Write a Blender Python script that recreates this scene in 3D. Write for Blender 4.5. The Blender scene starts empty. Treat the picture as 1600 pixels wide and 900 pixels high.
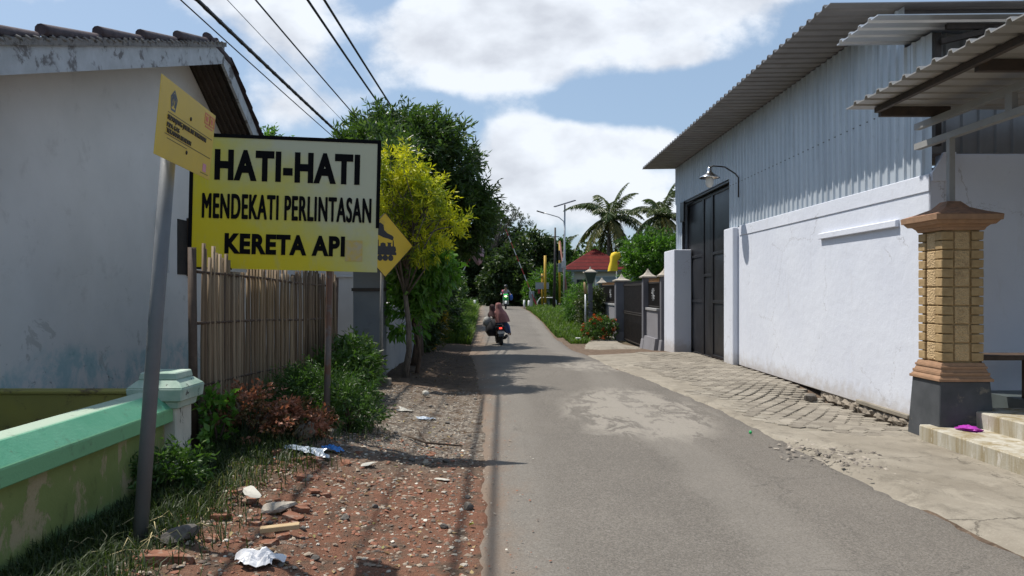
import bpy, bmesh, math, random
import numpy as np
from mathutils import Vector, Matrix, noise as mnoise

# ------------------------------------------------------------ camera, sky, sun
sc = bpy.context.scene
COL = sc.collection
H = 1.6          # eye height of the photographer
cam_d = bpy.data.cameras.new("camera")
cam = bpy.data.objects.new("camera", cam_d); COL.objects.link(cam)
cam.location = (0, 0, H)
cam.rotation_euler = (math.radians(90), 0, 0)
cam_d.sensor_width = 36; cam_d.lens = 26
cam_d.shift_x = 13 / 1600; cam_d.shift_y = 5 / 1600
cam_d.clip_end = 3000; cam_d.clip_start = 0.05
sc.camera = cam

SUNV = Vector((-0.47, 0.22, 1.0)).normalized()
sd = bpy.data.lights.new("sun", 'SUN'); sd.energy = 4.6; sd.angle = math.radians(0.55); sd.color = (1.0, 0.945, 0.86)
sun = bpy.data.objects.new("sun", sd); COL.objects.link(sun)
sun.rotation_euler = SUNV.to_track_quat('Z', 'Y').to_euler()
sun.location = (-8, 4, 18)
sc.view_settings.view_transform = 'Standard'; sc.view_settings.look = 'None'
sc.view_settings.gamma = 1; sc.view_settings.use_curve_mapping = False
sc.view_settings.exposure = 0.24
try:
    sc.cycles.max_bounces = 6; sc.cycles.transparent_max_bounces = 8
    sc.cycles.use_denoising = True
except Exception: pass

class NT:
    """small helper for writing node trees"""
    def __init__(s, tree): s.t = tree
    def new(s, typ, **props):
        n = s.t.nodes.new(typ)
        for k, v in props.items(): setattr(n, k, v)
        return n
    def put(s, sock, v):
        if v is None: return
        if isinstance(v, bpy.types.NodeSocket): s.t.links.new(v, sock)
        else:
            try: sock.default_value = v
            except Exception:
                if isinstance(v, (int, float)): sock.default_value = (v, v, v)
                else: sock.default_value = tuple(v) + (1,)
    def m(s, op, a, b=None, c=None, clamp=False):
        n = s.new('ShaderNodeMath', operation=op); n.use_clamp = clamp
        for i, v in enumerate((a, b, c)): s.put(n.inputs[i], v)
        return n.outputs[0]
    def vm(s, op, a, b=None):
        n = s.new('ShaderNodeVectorMath', operation=op)
        s.put(n.inputs[0], a)
        if b is not None: s.put(n.inputs[1], b)
        return n.outputs[1] if op in ('LENGTH', 'DOT_PRODUCT', 'DISTANCE') else n.outputs[0]
    def noise(s, vec, scale, detail=4, rough=0.55, dist=0.0):
        n = s.new('ShaderNodeTexNoise')
        s.put(n.inputs['Vector'], vec); s.put(n.inputs['Scale'], scale)
        n.inputs['Detail'].default_value = detail; n.inputs['Roughness'].default_value = rough
        n.inputs['Distortion'].default_value = dist
        return n.outputs[0]
    def vor(s, vec, scale, feature='F1', out=0, rnd=1.0):
        n = s.new('ShaderNodeTexVoronoi', feature=feature)
        s.put(n.inputs['Vector'], vec); s.put(n.inputs['Scale'], scale)
        n.inputs['Randomness'].default_value = rnd
        return n.outputs[out]
    def ramp(s, fac, stops, mode='LINEAR'):
        n = s.new('ShaderNodeValToRGB'); n.color_ramp.interpolation = mode
        e = n.color_ramp.elements
        while len(e) < len(stops): e.new(0.5)
        for i, (p, c) in enumerate(stops):
            e[i].position = p
            e[i].color = (c, c, c, 1) if isinstance(c, (int, float)) else tuple(c) + (1,)
        s.put(n.inputs[0], fac); return n.outputs[0]
    def step(s, v, a, b):
        n = s.new('ShaderNodeMapRange', interpolation_type='SMOOTHSTEP')
        s.put(n.inputs[0], v); s.put(n.inputs[1], a); s.put(n.inputs[2], b)
        return n.outputs[0]
    def mix(s, f, a, b, mode='MIX'):
        n = s.new('ShaderNodeMix', data_type='RGBA', blend_type=mode)
        s.put(n.inputs[0], f)
        s.put(n.inputs[6], a if isinstance(a, bpy.types.NodeSocket) else tuple(a)[:3] + (1,))
        s.put(n.inputs[7], b if isinstance(b, bpy.types.NodeSocket) else tuple(b)[:3] + (1,))
        return n.outputs[2]
    def coord(s, k='Object'): return s.new('ShaderNodeTexCoord').outputs[k]
    def pos(s): return s.new('ShaderNodeNewGeometry').outputs['Position']
    def xyz(s, v):
        n = s.new('ShaderNodeSeparateXYZ'); s.put(n.inputs[0], v); return n.outputs
    def comb(s, x, y, z):
        n = s.new('ShaderNodeCombineXYZ')
        for i, v in enumerate((x, y, z)): s.put(n.inputs[i], v)
        return n.outputs[0]
    def scale(s, v, x, y, z): return s.vm('MULTIPLY', v, (x, y, z))

# world: Nishita sky with cumulus clouds worked out from the view direction
w = bpy.data.worlds.new("World"); sc.world = w; w.use_nodes = True
T = NT(w.node_tree)
bg = w.node_tree.nodes['Background']; bg.inputs['Strength'].default_value = 0.1
sky = T.new('ShaderNodeTexSky', sky_type='NISHITA')
sky.sun_disc = False
sky.sun_elevation = math.asin(SUNV.z); sky.sun_rotation = math.atan2(SUNV.x, SUNV.y)
sky.air_density = 1.0; sky.dust_density = 1.6; sky.ozone_density = 1.2; sky.altitude = 50
d = T.coord('Generated')
x, y, z = T.xyz(d)
yy = T.m('ADD', T.m('ABSOLUTE', y), 0.08)
uu = T.m('DIVIDE', x, yy); vv = T.m('DIVIDE', z, yy)
uv = T.comb(uu, vv, 0.0)
warp = T.noise(T.scale(uv, 1, 1.3, 1), 3.2, 6, 0.6)
total = None
BL = [(800, 95, 165, 95, 1.25), (700, 60, 90, 70, .9), (760, 135, 120, 45, .8), (930, 60, 130, 60, .9), (1100, 45, 100, 75, .9),
      (1045, 118, 80, 22, .75), (820, 225, 75, 32, 1.0), (930, 250, 95, 45, 1.1), (800, 290, 90, 55, .9), (930, 320, 170, 70, 1.2),
      (1020, 240, 60, 35, .8), (60, 15, 150, 30, 1.3), (470, 50, 105, 95, 1.15), (330, 20, 110, 40, .9), (560, 190, 120, 60, .55),
      (470, 195, 80, 40, .7), (-150, 20, 160, 80, .8), (1400, -60, 250, 60, .7), (700, -180, 420, 90, .8), (1700, 150, 200, 120, .8), (690, 205, 75, 38, -.9), (960, 185, 150, 28, -1.0), (600, 20, 40, 40, -.6), (320, 120, 80, 35, -.4), (240, 40, 50, 50, -.6), (1130, 170, 70, 60, -.8), (1170, 10, 60, 40, .8), (560, 120, 40, 50, -.4), (870, 250, 60, 14, -.35), (800, 110, 70, 16, -.3), (1010, 275, 60, 12, -.3), (720, 140, 50, 18, -.3)]
for (px, py, rx, ry, a) in BL:
    cu, cv = (px - 787) / 1155, (455 - py) / 1155
    q = T.vm('DIVIDE', T.vm('SUBTRACT', uv, (cu, cv, 0)), (rx / 1155 * 1.05, ry / 1155 * 1.05, 1))
    L = T.m('MULTIPLY', T.m('EXPONENT', T.m('MULTIPLY', T.vm('DOT_PRODUCT', q, q), -1.15)), a * 0.78)
    total = L if total is None else T.m('ADD', total, L)
big = T.noise(T.scale(uv, 1, 1.5, 1), 5.0, 8, 0.52, 0.1)
dens = T.m('ADD', total, T.m('MULTIPLY', T.m('SUBTRACT', big, 0.5), 1.7))
fine = T.noise(T.scale(uv, 1, 1.3, 1), 17.0, 6, 0.6)
dens = T.m('ADD', dens, T.m('MULTIPLY', T.m('SUBTRACT', fine, 0.5), 0.85))
mask = T.step(dens, 0.30, 0.86)
mask = T.m('MULTIPLY', mask, 0.93)
thick = T.step(dens, 0.5, 1.7)
edge2 = T.noise(T.scale(T.vm('ADD', uv, (0.02, 0.03, 0)), 1, 1.5, 1), 5.0, 5, 0.5, 0.1)
relief = T.m('SUBTRACT', big, edge2)      # brighter towards the sun side of each puff
shade = T.m('ADD', T.m('MULTIPLY', thick, -0.05), T.m('ADD', T.m('MULTIPLY', relief, 1.5), T.m('MULTIPLY', T.m('SUBTRACT', fine, 0.5), 0.25)))
base = T.m('ADD', 0.93, shade, clamp=True)
cl = T.vm('MULTIPLY', T.comb(T.m('MULTIPLY', base, 0.90), T.m('MULTIPLY', base, 0.945), T.m('ADD', T.m('MULTIPLY', base, 0.94), 0.07)), (9.0, 9.0, 9.0))
skyc = T.mix(0.42, sky.outputs[0], (4.2, 5.9, 8.0))
col = T.mix(mask, skyc, cl)
T.put(bg.inputs['Color'], col)

# ------------------------------------------------------------ helpers
R = random.Random(7)
ORG = {}
def link(o): COL.objects.link(o); return o
def tag(o, label=None, cat=None, group=None, kind=None):
    if label: o['label'] = label
    if cat: o['category'] = cat
    if group: o['group'] = group
    if kind: o['kind'] = kind
    return o
def thing(name, label, cat, loc=(0, 0, 0), group=None):
    o = bpy.data.objects.new(name, None); link(o); o.location = loc; o.empty_display_size = 0.1
    ORG[o.name] = Vector(loc)
    return tag(o, label, cat, group)
def mesh_obj(name, me, parent=None):
    o = bpy.data.objects.new(name, me); link(o)
    if parent is not None:
        org = ORG[parent.name]; me.transform(Matrix.Translation(-org)); o.parent = parent; ORG[o.name] = org
    else: ORG[o.name] = Vector((0, 0, 0))
    return o
def recentre(o):
    """put a top-level mesh's origin at its base"""
    me = o.data; n = len(me.vertices); a = np.empty(n * 3, 'f'); me.vertices.foreach_get('co', a); a = a.reshape(-1, 3)
    c = Vector((float((a[:, 0].min() + a[:, 0].max()) / 2), float((a[:, 1].min() + a[:, 1].max()) / 2), float(a[:, 2].min())))
    me.transform(Matrix.Translation(-c)); o.location = c; ORG[o.name] = c
    return o

class MB:
    def __init__(s): s.v = []; s.f = []; s.mi = []; s.sm = []; s.k = 0; s.smooth = False
    def add(s, vs, fs, M=None):
        b = len(s.v)
        for p in vs: s.v.append(tuple(M @ Vector(p)) if M is not None else tuple(p))
        for f in fs: s.f.append(tuple(b + i for i in f)); s.mi.append(s.k); s.sm.append(s.smooth)
        return s
    def box(s, x0, x1, y0, y1, z0, z1, M=None):
        vs = [(x, y, z) for z in (z0, z1) for y in (y0, y1) for x in (x0, x1)]
        return s.add(vs, [(0, 2, 3, 1), (4, 5, 7, 6), (0, 1, 5, 4), (2, 6, 7, 3), (0, 4, 6, 2), (1, 3, 7, 5)], M)
    def bar(s, a, b, w, h=None, roll=0.0):
        """square bar from a to b"""
        h = w if h is None else h; a = Vector(a); b = Vector(b); d = (b - a); L = d.length
        q = d.to_track_quat('Z', 'Y').to_matrix().to_4x4()
        M = Matrix.Translation(a) @ q @ Matrix.Rotation(roll, 4, 'Z')
        return s.box(-w / 2, w / 2, -h / 2, h / 2, 0, L, M)
    def tube(s, pts, r, seg=8, cap=True, M=None):
        pts = [Vector(p) for p in pts]; n = len(pts)
        rs = r if isinstance(r, (list, tuple)) else [r] * n
        vs = []; fs = []; up = None
        for i, p in enumerate(pts):
            d = (pts[min(i + 1, n - 1)] - pts[max(i - 1, 0)])
            if d.length < 1e-9: d = Vector((0, 0, 1))
            d.normalize()
            if up is None: up = d.orthogonal().normalized()
            up = (up - d * up.dot(d)); up = up.normalized() if up.length > 1e-6 else d.orthogonal().normalized()
            sd_ = d.cross(up)
            for k in range(seg):
                a = 2 * math.pi * k / seg
                vs.append(p + (up * math.cos(a) + sd_ * math.sin(a)) * rs[i])
        for i in range(n - 1):
            for k in range(seg):
                k2 = (k + 1) % seg
                fs.append((i * seg + k, i * seg + k2, (i + 1) * seg + k2, (i + 1) * seg + k))
        if cap: fs.append(tuple(range(seg))[::-1]); fs.append(tuple((n - 1) * seg + k for k in range(seg)))
        o = s.smooth; s.smooth = True; s.add(vs, fs, M); s.smooth = o
        if cap:
            s.sm[-1] = False; s.sm[-2] = False
        return s
    def lathe(s, prof, seg=16, M=None, smooth=True):
        vs = []; fs = []
        for (r, z) in prof:
            for k in range(seg):
                a = 2 * math.pi * k / seg; vs.append((r * math.cos(a), r * math.sin(a), z))
        for i in range(len(prof) - 1):
            for k in range(seg):
                k2 = (k + 1) % seg; fs.append((i * seg + k, i * seg + k2, (i + 1) * seg + k2, (i + 1) * seg + k))
        fs.append(tuple(range(seg))[::-1]); fs.append(tuple((len(prof) - 1) * seg + k for k in range(seg)))
        o = s.smooth; s.smooth = smooth; s.add(vs, fs, M); s.smooth = o
        return s
    def prism(s, poly, axis, a, b, M=None):
        """polygon in the two other axes, extruded along axis ('x','y','z') from a to b"""
        def P(u, v, t): return {'x': (t, u, v), 'y': (u, t, v), 'z': (u, v, t)}[axis]
        n = len(poly); vs = [P(u, v, a) for u, v in poly] + [P(u, v, b) for u, v in poly]
        fs = [tuple(range(n))[::-1], tuple(range(n, 2 * n))] + [(i, (i + 1) % n, n + (i + 1) % n, n + i) for i in range(n)]
        return s.add(vs, fs, M)
    def frustum(s, cx, cy, z0, h0, z1, h1, M=None, h0y=None, h1y=None):
        h0y = h0 if h0y is None else h0y; h1y = h1 if h1y is None else h1y
        vs = [(cx - h0, cy - h0y, z0), (cx + h0, cy - h0y, z0), (cx + h0, cy + h0y, z0), (cx - h0, cy + h0y, z0),
              (cx - h1, cy - h1y, z1), (cx + h1, cy - h1y, z1), (cx + h1, cy + h1y, z1), (cx - h1, cy + h1y, z1)]
        return s.add(vs, [(3, 2, 1, 0), (4, 5, 6, 7), (0, 1, 5, 4), (1, 2, 6, 5), (2, 3, 7, 6), (3, 0, 4, 7)], M)
    def ball(s, c, r, seg=12, rings=8, jit=0.0, M=None, rs=None):
        rx, ry, rz = r if isinstance(r, (tuple, list)) else (r, r, r); rs = rs or R
        vs = []; fs = []
        for i in range(1, rings):
            t = math.pi * i / rings
            for k in range(seg):
                a = 2 * math.pi * k / seg; j = 1 + rs.uniform(-jit, jit)
                vs.append((c[0] + rx * j * math.sin(t) * math.cos(a), c[1] + ry * j * math.sin(t) * math.sin(a), c[2] + rz * j * math.cos(t)))
        top = len(vs); vs.append((c[0], c[1], c[2] + rz)); vs.append((c[0], c[1], c[2] - rz))
        for i in range(rings - 2):
            for k in range(seg):
                k2 = (k + 1) % seg; fs.append((i * seg + k, (i + 1) * seg + k, (i + 1) * seg + k2, i * seg + k2))
        for k in range(seg):
            k2 = (k + 1) % seg; fs.append((top, k, k2)); fs.append((top + 1, (rings - 2) * seg + k2, (rings - 2) * seg + k))
        o = s.smooth; s.smooth = True; s.add(vs, fs, M); s.smooth = o
        return s
    def build(s, name, mats, parent=None, bevel=0.0, M=None, wob=0.0):
        me = bpy.data.meshes.new(name)
        vs = s.v if M is None else [tuple(M @ Vector(p)) for p in s.v]
        me.from_pydata(vs, [], s.f); me.update()
        mats = mats if isinstance(mats, (list, tuple)) else [mats]
        for m_ in mats: me.materials.append(m_)
        me.polygons.foreach_set('material_index', s.mi); me.polygons.foreach_set('use_smooth', s.sm)
        bm = bmesh.new(); bm.from_mesh(me)
        if bevel > 0:
            ed = [e for e in bm.edges if len(e.link_faces) == 2 and e.calc_face_angle(0) > 0.5]
            bmesh.ops.bevel(bm, geom=ed, offset=bevel, segments=1, affect='EDGES', clamp_overlap=True)
        bmesh.ops.recalc_face_normals(bm, faces=bm.faces)
        bm.to_mesh(me); bm.free()
        o = mesh_obj(name, me, parent)
        return recentre(o) if parent is None else o

def np_mesh(name, V, F, mat, parent=None, tint=None, smooth=False):
    """V (n,3), F (m,3 or 4)"""
    me = bpy.data.meshes.new(name); k = F.shape[1]
    me.vertices.add(len(V)); me.vertices.foreach_set('co', V.astype('f').ravel())
    me.loops.add(F.size); me.loops.foreach_set('vertex_index', F.astype('i').ravel())
    me.polygons.add(len(F)); me.polygons.foreach_set('loop_start', np.arange(0, F.size, k, dtype='i'))
    me.polygons.foreach_set('loop_total', np.full(len(F), k, 'i'))
    if smooth: me.polygons.foreach_set('use_smooth', np.ones(len(F), bool))
    for m_ in (mat if isinstance(mat, list) else [mat]): me.materials.append(m_)
    me.update(calc_edges=True)
    if tint is not None:
        at = me.attributes.new('tint', 'FLOAT', 'POINT'); at.data.foreach_set('value', tint.astype('f'))
    o = mesh_obj(name, me, parent)
    return recentre(o) if parent is None else o

def copy_tree(o, parent=None):
    c = o.copy(); COL.objects.link(c)
    if parent is not None: c.parent = parent
    for ch in list(o.children): copy_tree(ch, c)
    return c

# ------------------------------------------------------------ materials
MATS = {}
def material(name, fn, rough=0.8, metal=0.0, spec=0.35):
    m_ = bpy.data.materials.new(name); m_.use_nodes = True; t = NT(m_.node_tree)
    b = m_.node_tree.nodes['Principled BSDF']
    b.inputs['Roughness'].default_value = rough; b.inputs['Metallic'].default_value = metal
    b.inputs['Specular IOR Level'].default_value = spec
    r = fn(t, b)
    if r is not None: t.put(b.inputs['Base Color'], r if isinstance(r, bpy.types.NodeSocket) else tuple(r) + (1,))
    MATS[name] = m_
    return m_
def bump(t, b, h, strength=0.4, dist=0.01):
    n = t.new('ShaderNodeBump'); n.inputs['Strength'].default_value = strength; n.inputs['Distance'].default_value = dist
    t.put(n.inputs['Height'], h); t.put(b.inputs['Normal'], n.outputs[0])
def worn(name, c1, c2=None, scale=6.0, rough=0.75, metal=0.0, dirt=None, dirt_amt=0.5, bmp=0.15, spec=0.35, spots=0.62):
    """paint or metal with a soft tonal variation, fine grain and optional dirt blotches"""
    c2 = c2 or tuple(v * 0.8 for v in c1)
    def fn(t, b):
        p = t.pos(); a = t.noise(p, scale, 5, 0.6)
        col = t.mix(t.ramp(a, [(0.3, 0), (0.7, 1)]), c1, c2)
        if dirt is not None:
            q = t.noise(p, scale * 0.8, 8, 0.7, 0.3)
            f = t.m('MULTIPLY', t.step(q, spots - 0.04, spots + 0.06), dirt_amt)
            col = t.mix(f, col, dirt)
        fine = t.noise(p, 90, 3, 0.6)
        t.put(b.inputs['Roughness'], t.m('ADD', rough - 0.08, t.m('MULTIPLY', fine, 0.16)))
        if bmp: bump(t, b, t.m('ADD', fine, t.m('MULTIPLY', a, 2.0)), bmp, 0.006)
        return col
    return material(name, fn, rough, metal, spec)
def plain(name, c, rough=0.5, metal=0.0, spec=0.4, emit=None, es=0.0):
    def fn(t, b):
        if emit:
            b.inputs['Emission Color'].default_value = tuple(emit) + (1,); b.inputs['Emission Strength'].default_value = es
        a = t.noise(t.pos(), 22, 4, 0.6)
        return t.mix(t.m('MULTIPLY', a, 0.5), c, tuple(v * 0.8 for v in c))
    return material(name, fn, rough, metal, spec)
def leafmat(name, stops, trans=0.35, rough=0.5, tcol=None):
    m_ = bpy.data.materials.new(name); m_.use_nodes = True; t = NT(m_.node_tree)
    b = m_.node_tree.nodes['Principled BSDF']; out = m_.node_tree.nodes['Material Output']
    at = t.new('ShaderNodeAttribute', attribute_name='tint')
    c = t.ramp(at.outputs['Fac'], stops)
    t.put(b.inputs['Base Color'], c); b.inputs['Roughness'].default_value = rough; b.inputs['Specular IOR Level'].default_value = 0.35
    tr = t.new('ShaderNodeBsdfTranslucent'); t.put(tr.inputs[0], t.mix(1.0, c, tcol or (1.25, 1.5, 0.6), 'MULTIPLY'))
    mx = t.new('ShaderNodeMixShader'); mx.inputs[0].default_value = trans
    t.put(mx.inputs[1], b.outputs[0]); t.put(mx.inputs[2], tr.outputs[0]); t.put(out.inputs[0], mx.outputs[0])
    return m_

# ground and road shapes -------------------------------------------------
def lerp_tab(tab, v):
    if v <= tab[0][0]: return tab[0][1]
    for (a, p), (b, q) in zip(tab, tab[1:]):
        if v <= b:
            t = (v - a) / (b - a); return p + (q - p) * t
    return tab[-1][1]
def sm(a, b, v):
    t = min(1, max(0, (v - a) / (b - a))); return t * t * (3 - 2 * t)
def road_z(y):
    z = -0.36 * sm(15.5, 26.5, y)
    z += 0.72 * sm(28, 50, y)
    return z
LEFT = [(0, -.15), (4, -.18), (8, -.30), (12, -.45), (17, -.75), (21, -1.05), (27, -1.2), (40, -1.45), (50, -1.72), (54, -1.8), (70, -2.0)]
RIGHT = [(0, 3.3), (4.5, 3.15), (7.5, 3.03), (10, 2.97), (12.7, 2.72), (16, 2.28), (22, 2.3), (27, 2.25), (38, 2.05), (50, 1.5), (54, 1.45), (70, 1.3)]
def gz(x, y):
    """height of the ground"""
    r = road_z(y)
    l = lerp_tab(LEFT, y); rr = lerp_tab(RIGHT, y)
    z = r
    if x < l:
        f = 1 - sm(20, 27, y)
        z += f * (0.10 * sm(0.15, 1.3, l - x) + 0.12 * sm(0.9, 1.9, l - x) * sm(4.8, 6.6, y) * (1 - sm(9, 12, y)))
        if y > 24: z += 0.10 * sm(0, 0.6, l - x) * sm(24, 30, y)
    elif x > rr:
        if y > 27: z += 0.08 * sm(0, 0.7, x - rr) * sm(27, 31, y)
        z -= 0.13 * sm(3.3, 4.7, x) * sm(8.3, 9.3, y) * (1 - sm(11.0, 12.8, y)) * (1 - sm(5.6, 6, x))
        z += 0.06 * sm(0, 1.4, x - rr) * sm(17, 19, y) * (1 - sm(24, 27, y))
    return z
# ------------------------------------------------------------ ground
def spaced(lst):
    out = []
    for a, b, s_ in lst: out += list(np.arange(a, b - 1e-6, s_))
    out.append(lst[-1][1]); return out
def fbm(x, y, s_, o=3):
    return mnoise.fractal(Vector((x * s_, y * s_, 3.7)), 1.0, 2.0, o)
def rough_z(x, y):
    """small lumps of the unpaved verge"""
    l = lerp_tab(LEFT, y)
    if x < l - 0.02 and x > -6 and 1 < y < 22:
        f = sm(0.02, 0.35, l - x)
        z = 0.022 * fbm(x, y, 2.2) + 0.016 * fbm(x + 9, y, 9.0, 4)
        if y < 8: z += 0.035 * max(0, fbm(x + 5, y + 3, 3.5, 3)) * sm(0.2, 0.8, l - x)
        return z * f
    return 0.0
xs = spaced([(-900, -200, 100), (-200, -40, 20), (-40, -8, 2), (-8, -3.4, .25), (-3.4, 0.1, .045), (0.1, 6.2, .25), (6.2, 12, 1), (12, 40, 4), (40, 200, 20), (200, 900, 100)])
ys = spaced([(-900, -100, 100), (-100, -8, 8), (-8, 2.5, .8), (2.5, 9, .05), (9, 16, .11), (16, 30, .3), (30, 60, .75), (60, 100, 4), (100, 200, 10), (200, 1400, 100)])
nx, ny = len(xs), len(ys)
V = np.empty((nx * ny, 3))
for j, yv in enumerate(ys):
    l = lerp_tab(LEFT, yv); rr = lerp_tab(RIGHT, yv)
    for i, xv in enumerate(xs):
        zz = gz(xv, yv) + rough_z(xv, yv)
        if l + 0.12 < xv < rr - 0.12 and -6 < yv < 70: zz -= 0.06
        if (xv > 4.95 and 8.9 < yv < 21.6): zz = min(zz, road_z(yv)) - 0.02
        V[j * nx + i] = (xv, yv, zz)
I, J = np.meshgrid(np.arange(nx - 1), np.arange(ny - 1)); a0 = (J * nx + I).ravel()
F = np.stack([a0, a0 + 1, a0 + nx + 1, a0 + nx], 1)
def ground_fn(t, b):
    p = t.pos(); X, Y, Z = t.xyz(p)
    n1 = t.noise(p, 1.3, 6, 0.62); n2 = t.noise(p, 6.0, 6, 0.65); n3 = t.noise(p, 30, 5, 0.7); n4 = t.noise(p, 120, 2, 0.6)
    dirt = t.mix(t.ramp(n2, [(0.3, 0), (0.72, 1)]), (0.075, 0.052, 0.037), (0.20, 0.145, 0.105))
    dirt = t.mix(t.m('MULTIPLY', t.step(n3, 0.5, 0.7), 0.6), dirt, (0.28, 0.225, 0.17))
    # crushed brick in front, near the camera
    wob = t.m('MULTIPLY', t.m('SUBTRACT', n1, 0.5), 2.4)
    mb = t.step(t.m('ADD', Y, wob), 7.0, 5.6)
    mb = t.m('MULTIPLY', mb, t.step(t.m('ADD', X, t.m('MULTIPLY', wob, 0.4)), -2.15, -1.5))
    mb = t.m('MULTIPLY', mb, t.step(X, 0.6, 0.2))
    mb = t.m('MULTIPLY', mb, t.step(t.m('ADD', n2, t.m('MULTIPLY', n1, 0.6)), 0.62, 0.86))
    brick = t.mix(n3, (0.13, 0.052, 0.032), (0.27, 0.13, 0.082))
    c = t.mix(t.m('MULTIPLY', mb, 0.85), dirt, brick)
    # grey gravel patch
    mg = t.m('MULTIPLY', t.step(t.m('ADD', Y, wob), 6.2, 7.6), t.step(t.m('ADD', Y, wob), 12.0, 10.0))
    mg = t.m('MULTIPLY', mg, t.step(X, -2.6, -1.7))
    vo = t.vor(p, 38, out=1); vs_ = t.xyz(vo)[0]
    grav = t.ramp(vs_, [(0.0, (0.10, 0.085, 0.07)), (0.5, (0.20, 0.17, 0.14)), (1.0, (0.38, 0.34, 0.28))])
    c = t.mix(t.m('MULTIPLY', mg, t.step(n2, 0.35, 0.6)), c, grav)
    # pale chips of mortar and shell everywhere on the verge
    v2 = t.vor(p, 17, out=0); ch = t.m('MULTIPLY', t.step(v2, 0.17, 0.1), t.step(t.xyz(t.vor(p, 17, out=1))[1], 0.66, 0.72))
    near = t.m('MULTIPLY', t.step(Y, 16, 10), t.step(X, 1.0, 0.0))
    c = t.mix(t.m('MULTIPLY', t.m('MULTIPLY', ch, near), 0.8), c, (0.55, 0.5, 0.42))
    # mossy soil against the walls and under the grass
    gr = t.m('MAXIMUM', t.m('MULTIPLY', t.step(t.m('ADD', X, t.m('MULTIPLY', wob, 0.35)), -1.75, -2.2), t.step(Y, 13, 10)),
             t.m('MULTIPLY', t.step(Y, 26, 30), t.m('MAXIMUM', t.step(X, -1.7, -2.1), t.step(X, 2.3, 2.7))))
    c = t.mix(t.m('MULTIPLY', gr, 0.9), c, t.mix(n3, (0.022, 0.03, 0.012), (0.06, 0.075, 0.028)))
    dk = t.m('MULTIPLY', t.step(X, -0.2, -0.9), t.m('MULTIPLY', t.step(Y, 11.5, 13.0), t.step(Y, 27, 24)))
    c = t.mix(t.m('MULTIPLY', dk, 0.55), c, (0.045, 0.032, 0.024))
    bump(t, b, t.m('ADD', t.m('MULTIPLY', n3, 1.3), t.m('ADD', t.m('MULTIPLY', n4, 0.5), t.m('MULTIPLY', vs_, t.m('MULTIPLY', mg, 0.8)))), 0.8, 0.02)
    return c
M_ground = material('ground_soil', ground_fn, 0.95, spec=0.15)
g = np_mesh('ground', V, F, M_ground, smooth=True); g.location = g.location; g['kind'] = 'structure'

# road ---------------------------------------------------------------------
ysr = spaced([(-30, 2, 4), (2, 18, .06), (18, 60, .4), (60, 75, 3)])
NXR = 34; V = []; tn = []
for yv in ysr:
    l = lerp_tab(LEFT, yv) + 0.05 * fbm(1.0, yv, 1.3, 5) + 0.035 * fbm(4.0, yv, 6, 3)
    r_ = lerp_tab(RIGHT, yv) + 0.05 * fbm(7.0, yv, 1.1, 5) + 0.05 * fbm(9.0, yv, 5, 3)
    for i in range(NXR):
        f = i / (NXR - 1); xv = l + (r_ - l) * f
        edge = min(f, 1 - f) * (r_ - l)
        zz = road_z(yv) + 0.012 + 0.02 * sm(0, 1.2, edge) + 0.004 * fbm(xv, yv, 0.8)
        if f == 0 or f == 1: zz = gz(xv, yv) - 0.03
        V.append((xv, yv, zz))
V = np.array(V); nyr = len(ysr)
I, J = np.meshgrid(np.arange(NXR - 1), np.arange(nyr - 1)); a0 = (J * NXR + I).ravel()
F = np.stack([a0, a0 + 1, a0 + NXR + 1, a0 + NXR], 1)
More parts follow.
